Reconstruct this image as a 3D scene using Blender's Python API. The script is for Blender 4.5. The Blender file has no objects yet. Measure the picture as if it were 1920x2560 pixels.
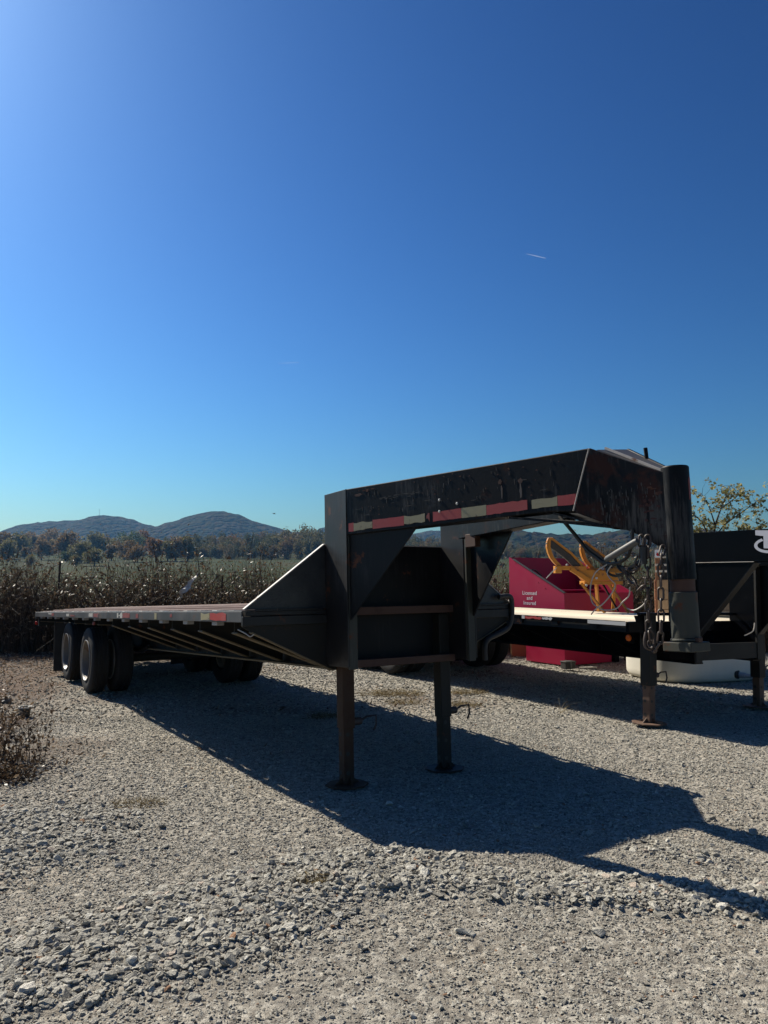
import bpy, bmesh, math, random
import numpy as np
from mathutils import Vector, Matrix

random.seed(7)
RNG = np.random.default_rng(11)
sc = bpy.context.scene
col = sc.collection
R = math.radians

# ------------------------------------------------------------------ camera
cam_d = bpy.data.cameras.new('camera')
cam = bpy.data.objects.new('camera', cam_d)
col.objects.link(cam)
cam.location = (0, 0, 1.5)
cam.rotation_euler = (R(90 + 4.756), 0, 0)
cam_d.sensor_fit = 'HORIZONTAL'
cam_d.sensor_width = 36
cam_d.lens = 36.056
cam_d.clip_start = 0.05
cam_d.clip_end = 30000
sc.camera = cam

# ------------------------------------------------------------------ sky, sun, exposure
SUN_AZ, SUN_EL = -46.2, 40.9
w = bpy.data.worlds.new('World')
sc.world = w
w.use_nodes = True
nt = w.node_tree
nt.nodes.clear()
sky = nt.nodes.new('ShaderNodeTexSky')
sky.sky_type = 'NISHITA'
sky.sun_disc = False
sky.sun_elevation = R(SUN_EL)
sky.sun_rotation = R(SUN_AZ)
sky.altitude = 300
sky.air_density = 1.35
sky.dust_density = 1.05
sky.ozone_density = 10.0
bg = nt.nodes.new('ShaderNodeBackground')
bg.inputs['Strength'].default_value = 0.05
gam = nt.nodes.new('ShaderNodeGamma')
gam.inputs[1].default_value = 1.8
hsv = nt.nodes.new('ShaderNodeHueSaturation')
hsv.inputs['Saturation'].default_value = 1.0
ow = nt.nodes.new('ShaderNodeOutputWorld')
nt.links.new(sky.outputs[0], gam.inputs[0])
nt.links.new(gam.outputs[0], hsv.inputs['Color'])
wb = nt.nodes.new('ShaderNodeMix')
wb.data_type = 'RGBA'
wb.blend_type = 'MULTIPLY'
wb.inputs[0].default_value = 1.0
wb.inputs[7].default_value = (0.262, 0.288, 0.248, 1)
nt.links.new(hsv.outputs[0], wb.inputs[6])
nt.links.new(wb.outputs[2], bg.inputs[0])
nt.links.new(bg.outputs[0], ow.inputs[0])

sun_d = bpy.data.lights.new('sun', 'SUN')
sun = bpy.data.objects.new('sun', sun_d)
col.objects.link(sun)
to_sun = Vector((math.sin(R(SUN_AZ)) * math.cos(R(SUN_EL)), math.cos(R(SUN_AZ)) * math.cos(R(SUN_EL)), math.sin(R(SUN_EL))))
sun.rotation_euler = (-to_sun).to_track_quat('-Z', 'Y').to_euler()
sun.location = (-20, 20, 30)
sun_d.energy = 5.0
sun_d.angle = R(0.53)
sun_d.color = (1.0, 0.92, 0.78)

sc.view_settings.view_transform = 'Standard'
sc.view_settings.look = 'None'
sc.view_settings.gamma = 1.0
sc.view_settings.exposure = 0.65
sc.view_settings.use_curve_mapping = False
sc.cycles.use_denoising = True
sc.cycles.max_bounces = 6
sc.cycles.volume_bounces = 0
sc.cycles.transparent_max_bounces = 8
sc.cycles.sample_clamp_indirect = 6.0

# ------------------------------------------------------------------ helpers: objects
def tag(o, label=None, cat=None, group=None, kind=None):
    if label: o['label'] = label
    if cat: o['category'] = cat
    if group: o['group'] = group
    if kind: o['kind'] = kind
    return o

def empty(name, loc=(0, 0, 0), rz=0.0, mat=None):
    o = bpy.data.objects.new(name, None)
    o.empty_display_size = 0.2
    col.objects.link(o)
    if mat is not None:
        o.matrix_world = mat
    else:
        o.location = loc
        o.rotation_euler = (0, 0, rz)
    return o

class MB:
    """collects shapes, then links them as one mesh object"""
    def __init__(s):
        s.v = []; s.f = []
    def add(s, verts, faces):
        b = len(s.v)
        s.v += [tuple(map(float, p)) for p in verts]
        s.f += [tuple(i + b for i in f) for f in faces]
        return s
    def box(s, a, b):
        (x0, y0, z0), (x1, y1, z1) = a, b
        x0, x1 = min(x0, x1), max(x0, x1); y0, y1 = min(y0, y1), max(y0, y1); z0, z1 = min(z0, z1), max(z0, z1)
        return s.add([(x0, y0, z0), (x1, y0, z0), (x1, y1, z0), (x0, y1, z0), (x0, y0, z1), (x1, y0, z1), (x1, y1, z1), (x0, y1, z1)],
                     [(0, 3, 2, 1), (4, 5, 6, 7), (0, 1, 5, 4), (1, 2, 6, 5), (2, 3, 7, 6), (3, 0, 4, 7)])
    def prism(s, poly, off):
        """poly: list of 3d points (planar); off: 3d offset"""
        n = len(poly)
        o = Vector(off)
        P = [Vector(p) for p in poly]
        nrm = Vector((0, 0, 0))
        for i in range(n):
            nrm += P[i].cross(P[(i + 1) % n])
        if nrm.dot(o) > 0: P.reverse()
        v = P + [p + o for p in P]
        f = [tuple(range(n)), tuple(range(2 * n - 1, n - 1, -1))]
        for i in range(n):
            j = (i + 1) % n
            f.append((i, i + n, j + n, j))
        return s.add(v, f)
    def beam(s, a, b, wd, ht, up=(0, 0, 1)):
        a, b = Vector(a), Vector(b)
        d = (b - a).normalized(); side = d.cross(Vector(up)).normalized(); u = side.cross(d)
        q = [a + side * wd / 2 * i + u * ht / 2 * j for i, j in ((-1, -1), (1, -1), (1, 1), (-1, 1))]
        return s.prism(q, b - a)
    def tube(s, path, r, n=8, cap=True, closed=False):
        P = [Vector(p) for p in path]
        m = len(P)
        rr = r if hasattr(r, '__len__') else [r] * m
        rings = []
        prev = None
        for i in range(m):
            if closed:
                d = P[(i + 1) % m] - P[i - 1]
            else:
                d = P[min(i + 1, m - 1)] - P[max(i - 1, 0)]
            d.normalize()
            if prev is None:
                a = Vector((0, 0, 1)) if abs(d.z) < 0.9 else Vector((1, 0, 0))
                x = d.cross(a).normalized()
            else:
                x = (prev - d * prev.dot(d)).normalized()
            prev = x
            y = d.cross(x)
            rings.append([P[i] + (x * math.cos(2 * math.pi * k / n) + y * math.sin(2 * math.pi * k / n)) * rr[i] for k in range(n)])
        v = [p for g in rings for p in g]
        f = []
        for i in range(m if closed else m - 1):
            i2 = (i + 1) % m
            for k in range(n):
                k2 = (k + 1) % n
                f.append((i * n + k, i2 * n + k, i2 * n + k2, i * n + k2)[::-1])
        if cap and not closed:
            f.append(tuple(range(n))); f.append(tuple(range((m - 1) * n, m * n))[::-1])
        return s.add(v, f)
    def lathe(s, prof, c, axis, n=32, closed=False):
        """prof: (along, radius) pairs"""
        ax = Vector(axis).normalized()
        a = Vector((0, 0, 1)) if abs(ax.z) < 0.9 else Vector((1, 0, 0))
        x = ax.cross(a).normalized(); y = ax.cross(x)
        c = Vector(c)
        v = []; f = []
        for (t, r) in prof:
            for k in range(n):
                an = 2 * math.pi * k / n
                v.append(c + ax * t + (x * math.cos(an) + y * math.sin(an)) * r)
        m = len(prof)
        for i in range(m if closed else m - 1):
            i2 = (i + 1) % m
            for k in range(n):
                k2 = (k + 1) % n
                f.append((i * n + k, i * n + k2, i2 * n + k2, i2 * n + k))
        return s.add(v, f)
    def build(s, name, mat, parent=None, smooth=None, bevel=0.0):
        me = bpy.data.meshes.new(name)
        me.from_pydata(s.v, [], s.f)
        bm = bmesh.new(); bm.from_mesh(me)
        bmesh.ops.recalc_face_normals(bm, faces=bm.faces)
        bm.to_mesh(me); bm.free()
        me.materials.append(mat)
        o = bpy.data.objects.new(name, me)
        col.objects.link(o)
        if parent: o.parent = parent
        if smooth is not None:
            for p in me.polygons: p.use_smooth = True
            me.set_sharp_from_angle(angle=R(smooth))
        if bevel:
            m = o.modifiers.new('bevel', 'BEVEL'); m.width = bevel; m.segments = 2; m.limit_method = 'ANGLE'; m.angle_limit = R(40)
            m.harden_normals = False
        return o

def np_mesh(name, V, Q, mat, parent=None, attrs=None, smooth=False):
    """fast mesh from numpy vertices and quads (or tris)"""
    me = bpy.data.meshes.new(name)
    k = Q.shape[1]
    me.vertices.add(len(V)); me.vertices.foreach_set('co', np.ascontiguousarray(V, dtype=np.float32).ravel())
    me.loops.add(Q.size); me.loops.foreach_set('vertex_index', np.ascontiguousarray(Q, dtype=np.int32).ravel())
    me.polygons.add(len(Q)); me.polygons.foreach_set('loop_start', np.arange(0, Q.size, k, dtype=np.int32))
    if attrs:
        for an, (dom, arr) in attrs.items():
            a = me.attributes.new(an, 'FLOAT', dom); a.data.foreach_set('value', np.ascontiguousarray(arr, dtype=np.float32))
    me.update(calc_edges=True); me.validate()
    if smooth:
        me.polygons.foreach_set('use_smooth', np.ones(len(Q), dtype=bool))
    me.materials.append(mat)
    o = bpy.data.objects.new(name, me)
    col.objects.link(o)
    if parent: o.parent = parent
    return o

def copy_tree(o, parent=None):
    c = o.copy(); col.objects.link(c)
    if parent:
        c.parent = parent
    for ch in list(o.children): copy_tree(ch, c)
    return c

# value noise, vectorised
_perm = RNG.random((256, 256))
def vnoise(x, y, s=0):
    x = np.asarray(x, float) + s * 17.31; y = np.asarray(y, float) + s * 9.77
    xi = np.floor(x).astype(int); yi = np.floor(y).astype(int)
    fx = x - xi; fy = y - yi
    fx = fx * fx * (3 - 2 * fx); fy = fy * fy * (3 - 2 * fy)
    g = lambda a, b: _perm[a & 255, b & 255]
    return (g(xi, yi) * (1 - fx) + g(xi + 1, yi) * fx) * (1 - fy) + (g(xi, yi + 1) * (1 - fx) + g(xi + 1, yi + 1) * fx) * fy
def fbm(x, y, s=0, o=4):
    t = 0; a = 0.5; k = 1
    for i in range(o):
        t = t + a * vnoise(x * k, y * k, s + i); a *= 0.5; k *= 2.03
    return t / (1 - 0.5 ** o)

# ------------------------------------------------------------------ helpers: materials
def new_mat(name):
    m = bpy.data.materials.new(name); m.use_nodes = True
    t = m.node_tree; t.nodes.clear()
    out = t.nodes.new('ShaderNodeOutputMaterial')
    b = t.nodes.new('ShaderNodeBsdfPrincipled')
    t.links.new(b.outputs[0], out.inputs[0])
    return m, t, b
def N(t, typ, **kw):
    n = t.nodes.new(typ)
    for k, v in kw.items():
        if k in n.inputs: n.inputs[k].default_value = v
        else: setattr(n, k, v)
    return n
def ramp(t, src, stops):
    r = t.nodes.new('ShaderNodeValToRGB')
    e = r.color_ramp.elements
    while len(e) < len(stops): e.new(0.5)
    for el, (p, c) in zip(e, stops):
        el.position = p; el.color = (c[0], c[1], c[2], 1) if hasattr(c, '__len__') else (c, c, c, 1)
    t.links.new(src, r.inputs[0])
    return r
def mix(t, fac, a, b):
    m = t.nodes.new('ShaderNodeMix'); m.data_type = 'RGBA'
    for sock, v in ((m.inputs[0], fac), (m.inputs[6], a), (m.inputs[7], b)):
        if hasattr(v, 'links') or isinstance(v, bpy.types.NodeSocket): t.links.new(v, sock)
        elif hasattr(v, '__len__'): sock.default_value = (v[0], v[1], v[2], 1)
        else: sock.default_value = v
    return m.outputs[2]
def coords(t, scale=(1, 1, 1), rot=(0, 0, 0), kind='Object'):
    tc = t.nodes.new('ShaderNodeTexCoord'); mp = t.nodes.new('ShaderNodeMapping')
    mp.inputs['Scale'].default_value = scale; mp.inputs['Rotation'].default_value = rot
    t.links.new(tc.outputs[kind], mp.inputs[0])
    return mp.outputs[0]
def noise(t, vec, scale, detail=6, rough=0.55):
    n = N(t, 'ShaderNodeTexNoise', Scale=scale, Detail=detail, Roughness=rough)
    t.links.new(vec, n.inputs['Vector'])
    return n.outputs[0]
def bump(t, b, h, strength, dist):
    n = N(t, 'ShaderNodeBump', Strength=strength, Distance=dist)
    t.links.new(h, n.inputs['Height']); t.links.new(n.outputs[0], b.inputs['Normal'])
    return n

def paint(name, base, rough=0.45, rust=0.0, dust=0.0, rustcol=(0.10, 0.035, 0.015), dustcol=(0.20, 0.18, 0.15), streak=0.0, streakcol=(0.22, 0.21, 0.2), spec=0.5):
    m, t, b = new_mat(name)
    v = coords(t)
    c = base
    n1 = noise(t, v, 3.0, 8, 0.65)
    if dust:
        r = ramp(t, n1, [(0.35, 0.0), (0.75, dust)])
        c = mix(t, r.outputs[0], c, dustcol)
    if streak:
        vs = coords(t, (16, 16, 1.6))
        n3 = noise(t, vs, 3.0, 5, 0.7)
        vs2 = coords(t, (1, 1, 1)); n4 = noise(t, vs2, 2.2, 3)
        mm = N(t, 'ShaderNodeMath', operation='MULTIPLY'); t.links.new(n3, mm.inputs[0]); t.links.new(n4, mm.inputs[1])
        r = ramp(t, mm.outputs[0], [(0.28, 0.0), (0.40, streak)])
        c = mix(t, r.outputs[0], c, streakcol)
    if rust:
        n2 = noise(t, v, 6.0, 10, 0.7)
        r = ramp(t, n2, [(0.62 - rust * 0.25, 0.0), (0.68 - rust * 0.2, 1.0)])
        c = mix(t, r.outputs[0], c, rustcol)
    if isinstance(c, tuple): b.inputs['Base Color'].default_value = (*c, 1)
    else: t.links.new(c, b.inputs['Base Color'])
    rr = ramp(t, n1, [(0.3, rough - 0.08), (0.7, rough + 0.12)])
    t.links.new(rr.outputs[0], b.inputs['Roughness'])
    b.inputs['Specular IOR Level'].default_value = spec
    nb = noise(t, v, 40.0, 4)
    bump(t, b, nb, 0.12, 0.004)
    return m

def leafy(name, cols, trans=0.35, attr='tone', rough=0.7):
    m, t, b = new_mat(name)
    a = N(t, 'ShaderNodeAttribute', attribute_name=attr)
    r = ramp(t, a.outputs['Fac'], [(i / (len(cols) - 1), c) for i, c in enumerate(cols)])
    t.links.new(r.outputs[0], b.inputs['Base Color'])
    b.inputs['Roughness'].default_value = rough
    b.inputs['Specular IOR Level'].default_value = 0.25
    if trans:
        tr = N(t, 'ShaderNodeBsdfTranslucent')
        t.links.new(r.outputs[0], tr.inputs[0])
        mx = N(t, 'ShaderNodeMixShader'); mx.inputs[0].default_value = trans
        out = [n for n in t.nodes if n.type == 'OUTPUT_MATERIAL'][0]
        t.links.new(b.outputs[0], mx.inputs[1]); t.links.new(tr.outputs[0], mx.inputs[2]); t.links.new(mx.outputs[0], out.inputs[0])
    return m

M = {}
M['black'] = paint('black_paint', (0.006, 0.0065, 0.008), 0.42, rust=0.05, dust=0.03, streak=0.05, spec=0.14)
M['black_lighter'] = paint('lighter_black_paint', (0.010, 0.010, 0.011), 0.42, rust=0.08, dust=0.05, streak=0.08, spec=0.35)  # lighter, glossier black for the posts and front rails
M['black_worn'] = paint('worn_black_paint', (0.006, 0.0065, 0.008), 0.42, rust=0.1, dust=0.04, streak=0.42, rustcol=(0.03, 0.012, 0.008), streakcol=(0.10, 0.095, 0.09), dustcol=(0.05, 0.046, 0.042), spec=0.14)
M['black_rusty'] = paint('rusty_worn_black_paint', (0.006, 0.0065, 0.008), 0.45, rust=0.5, dust=0.06, streak=0.6, rustcol=(0.035, 0.013, 0.009), streakcol=(0.11, 0.10, 0.09), dustcol=(0.05, 0.046, 0.042), spec=0.14)
M['black_new'] = paint('new_black_paint', (0.003, 0.0035, 0.005), 0.18, dust=0.01, spec=0.05)
M['frame'] = paint('dusty_black_frame', (0.011, 0.011, 0.010), 0.6, rust=0.1, dust=0.22, dustcol=(0.06, 0.052, 0.036), spec=0.3)
M['flange'] = paint('bounce_lit_dusty_flange', (0.12, 0.092, 0.05), 0.75, rust=0.2, dust=0.4, dustcol=(0.18, 0.145, 0.09))  # warm tan paints in light bounced off the gravel, besides dust and rust
M['rust'] = paint('rusty_steel', (0.06, 0.026, 0.016), 0.7, rust=0.3, dust=0.2, rustcol=(0.05, 0.02, 0.012), dustcol=(0.12, 0.07, 0.045))
M['jack_rust'] = paint('rusty_jack_tube', (0.11, 0.06, 0.038), 0.65, rust=0.2, dust=0.3, rustcol=(0.06, 0.027, 0.018), dustcol=(0.15, 0.105, 0.07))
M['jack_dark'] = paint('dark_rusty_jack_tube', (0.055, 0.030, 0.018), 0.65, spec=0.2, rust=0.3, dust=0.2, rustcol=(0.05, 0.024, 0.015), dustcol=(0.06, 0.045, 0.035))
M['coupler'] = paint('grimy_grey_green_paint', (0.035, 0.038, 0.032), 0.6, rust=0.2, dust=0.4, streak=0.12, dustcol=(0.10, 0.10, 0.08), spec=0.3)
M['rail'] = paint('scuffed_grey_rail', (0.035, 0.037, 0.040), 0.5, rust=0.22, dust=0.5, dustcol=(0.11, 0.105, 0.10), rustcol=(0.07, 0.045, 0.035), streak=0.3)
M['edge'] = paint('sun_bright_dusty_edge', (0.32, 0.30, 0.28), 0.55, rust=0.1, dust=0.5, dustcol=(0.42, 0.40, 0.37))  # pale tone paints in sun glare on the edges, over dust
M['steel'] = paint('zinc_steel', (0.45, 0.45, 0.44), 0.4, dust=0.2); 
M['chain'] = paint('rusty_chain', (0.05, 0.035, 0.028), 0.55, rust=0.35, rustcol=(0.085, 0.045, 0.028))
M['hose'] = paint('black_rubber_hose', (0.018, 0.018, 0.018), 0.6, dust=0.2)
M['plug'] = paint('grey_plug', (0.07, 0.07, 0.068), 0.55, dust=0.4, dustcol=(0.16, 0.155, 0.145))
M['wire'] = paint('dull_white_wire', (0.42, 0.38, 0.33), 0.55, dust=0.3)
M['tape_red'] = paint('red_reflective_tape', (0.36, 0.035, 0.03), 0.45, rust=0.1, dust=0.2, rustcol=(0.09, 0.02, 0.02))
M['tape_white'] = paint('yellowed_white_reflective_tape', (0.30, 0.265, 0.15), 0.45, rust=0.15, dust=0.3, rustcol=(0.10, 0.085, 0.06), dustcol=(0.24, 0.2, 0.12))
M['tape_silver'] = paint('silver_reflective_tape', (0.42, 0.42, 0.42), 0.45, dust=0.2)
M['tape_faded'] = paint('faded_white_tape', (0.5, 0.48, 0.43), 0.5, dust=0.3)
M['tape_redfaded'] = paint('faded_red_tape', (0.22, 0.035, 0.03), 0.55, rust=0.3, dust=0.2, rustcol=(0.07, 0.05, 0.05))
M['hopper'] = paint('crimson_paint', (0.31, 0.008, 0.045), 0.42, dust=0.08, dustcol=(0.34, 0.035, 0.08), spec=0.3)
M['yellow'] = paint('yellow_ochre_paint', (0.44, 0.17, 0.008), 0.4, rust=0.25, dust=0.2, dustcol=(0.22, 0.11, 0.025), rustcol=(0.2, 0.08, 0.02))
M['rubber'] = paint('tyre_rubber', (0.014, 0.014, 0.015), 0.8, dust=0.4, dustcol=(0.058, 0.054, 0.048), spec=0.25)
M['rim'] = paint('shaded_dusty_rim', (0.13, 0.118, 0.10), 0.5, rust=0.25, dust=0.5, dustcol=(0.09, 0.07, 0.05), rustcol=(0.1, 0.05, 0.025))  # darkened to paint in the shade inside the deep dish, with dust and rust
M['rimlip'] = paint('lit_rim_lip', (0.38, 0.36, 0.33), 0.35, dust=0.4, dustcol=(0.15, 0.13, 0.11))  # bright tone paints in the light caught by the lip
M['hub'] = paint('brown_hub', (0.18, 0.14, 0.10), 0.6, rust=0.3, dust=0.4)
M['flap'] = paint('black_rubber_flap', (0.015, 0.015, 0.015), 0.7, dust=0.2)
M['lampred'] = paint('red_lamp_lens', (0.5, 0.02, 0.02), 0.2)
M['amber'] = paint('amber_lamp_lens', (0.6, 0.13, 0.01), 0.25)
M['poly'] = paint('white_polyethylene', (0.62, 0.60, 0.53), 0.5, dust=0.35, dustcol=(0.5, 0.46, 0.37))
M['white'] = paint('white_print', (0.8, 0.8, 0.8), 0.5)
M['greywhite'] = paint('pale_grey_print', (0.42, 0.43, 0.48), 0.5)
M['pvc'] = paint('grey_pvc', (0.33, 0.34, 0.37), 0.4)
M['tan'] = paint('tan_panel', (0.42, 0.25, 0.11), 0.6, dust=0.2)
M['bag'] = paint('white_plastic_film', (0.62, 0.59, 0.52), 0.5, dust=0.4)
M['post'] = paint('brown_fence_post', (0.05, 0.028, 0.022), 0.7, rust=0.2)

def wood(name, c1, c2, stretch=(0.6, 14, 14), rough=0.75, bump_s=0.3):
    m, t, b = new_mat(name)
    v = coords(t, stretch)
    n = noise(t, v, 3.0, 8, 0.65)
    r = ramp(t, n, [(0.3, c1), (0.7, c2)])
    oi = N(t, 'ShaderNodeObjectInfo')
    hs = N(t, 'ShaderNodeHueSaturation')
    mr = N(t, 'ShaderNodeMapRange'); mr.inputs[3].default_value = 0.75; mr.inputs[4].default_value = 1.2
    t.links.new(oi.outputs['Random'], mr.inputs[0]); t.links.new(mr.outputs[0], hs.inputs['Value']); t.links.new(r.outputs[0], hs.inputs['Color'])
    t.links.new(hs.outputs[0], b.inputs['Base Color'])
    b.inputs['Roughness'].default_value = rough
    bump(t, b, n, bump_s, 0.01)
    return m
M['deckwood'] = wood('weathered_red_brown_decking', (0.13, 0.07, 0.055), (0.26, 0.165, 0.14))
M['pine'] = wood('fresh_pine_boards', (0.62, 0.52, 0.36), (0.75, 0.66, 0.5), rough=0.6, bump_s=0.15)
M['crate'] = wood('tan_crate_wood', (0.42, 0.25, 0.12), (0.55, 0.36, 0.2), (14, 14, 0.6))
M['cratepale'] = wood('pale_crate_wood', (0.55, 0.47, 0.36), (0.68, 0.6, 0.48), (1, 14, 14))
M['crateorange'] = wood('orange_brown_post', (0.30, 0.12, 0.05), (0.42, 0.19, 0.09), (14, 14, 0.7))
M['log'] = wood('grey_log', (0.12, 0.10, 0.08), (0.24, 0.2, 0.16), (1, 12, 12))

def diamond_plate():
    m, t, b = new_mat('black_diamond_plate')
    v = coords(t)
    n = noise(t, v, 4.0, 8, 0.65)
    r = ramp(t, n, [(0.35, (0.013, 0.014, 0.016)), (0.75, (0.05, 0.05, 0.048))])
    t.links.new(r.outputs[0], b.inputs['Base Color'])
    b.inputs['Roughness'].default_value = 0.4
    hs = []
    for sgn in (1, -1):
        vv = coords(t, (1, 1, 1), (R(45 * sgn), 0, 0))
        br = N(t, 'ShaderNodeTexVoronoi', Scale=26.0); t.links.new(vv, br.inputs['Vector'])
        mp = N(t, 'ShaderNodeMapping'); mp.inputs['Scale'].default_value = (0.01, 3.0 if sgn > 0 else 1.0, 1.0 if sgn > 0 else 3.0)
        t.links.new(vv, mp.inputs[0]); t.links.new(mp.outputs[0], br.inputs['Vector'])
        hs.append(br.outputs['Distance'])
    mm = N(t, 'ShaderNodeMath', operation='MINIMUM'); t.links.new(hs[0], mm.inputs[0]); t.links.new(hs[1], mm.inputs[1])
    rr = ramp(t, mm.outputs[0], [(0.12, 1.0), (0.2, 0.0)])
    bump(t, b, rr.outputs[0], 0.6, 0.004)
    return m
M['diamond'] = diamond_plate()

# ------------------------------------------------------------------ ground heights
def lot_h(x, y):
    """gravel yard relief"""
    h = (fbm(x * 0.55, y * 0.55, 3, 3) - 0.5) * 0.05 + (fbm(x * 3, y * 3, 5, 3) - 0.5) * 0.022
    near = np.clip((9 - y) / 3, 0.25, 1)
    h = h + (vnoise(x * 16, y * 16, 8) - 0.5) * 0.012 * near
    # ridges of loose stone thrown up by wheels
    h = h + 0.028 * patch(x, y)
    flat = np.exp(-(((x + 0.25) / 0.35) ** 2 + ((y - 5.7) / 0.35) ** 2)) + np.exp(-(((x - 0.47) / 0.35) ** 2 + ((y - 6.15) / 0.35) ** 2))
    return (h - 0.012) * (1 - np.clip(flat, 0, 1)) - 0.006
def patch(x, y):
    """where the coarse loose stone lies (0..1)"""
    def g(cx, cy, a, b, rot):
        c, s_ = math.cos(rot), math.sin(rot)
        u = (x - cx) * c + (y - cy) * s_; v = -(x - cx) * s_ + (y - cy) * c
        return np.exp(-(u / a) ** 2 - (v / b) ** 2)
    p = g(-1.25, 3.15, 1.0, 0.42, 0.35) + g(-0.35, 4.0, 0.75, 0.28, 0.5) + g(0.95, 3.85, 0.9, 0.2, -0.15) + g(-2.2, 4.6, 0.9, 0.8, 0.2) * 0.8
    p = p + g(2.4, 3.7, 0.9, 0.3, 0.0) * 0.6 + g(0.2, 2.55, 0.8, 0.2, 0.1) * 0.45 + g(1.7, 4.35, 0.5, 0.25, -0.3) * 0.5
    p = p * (0.55 + 0.9 * fbm(x * 1.7, y * 1.7, 21, 3))
    p = p + np.clip(fbm(x * 0.8, y * 0.8, 31, 3) - 0.6, 0, 1) * 1.6
    p = np.clip((p - 0.22) / 0.55, 0, 1)
    return p * p * (3 - 2 * p)
FS = 1.6
def field_h(x, y):
    yy = y / FS
    t = np.clip((yy - 40) / 130, 0, 1)
    h = -0.05 + t * t * (3 - 2 * t) * 3.0
    h = h + np.clip(yy - 170, 0, 260) * 0.046 + np.clip(yy - 430, 0, 5000) * 0.004
    h = 1.5 + (h - 1.5) * FS
    k = np.clip((y - 22) / 30, 0, 1)
    h = -0.05 * (1 - k) + h * k
    h = h + (fbm(x * 0.009, y * 0.009, 41, 3) - 0.5) * np.clip((y - 60) / 150, 0, 1) * 1.2
    return np.where(y < 17, h - 0.15, h)

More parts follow.
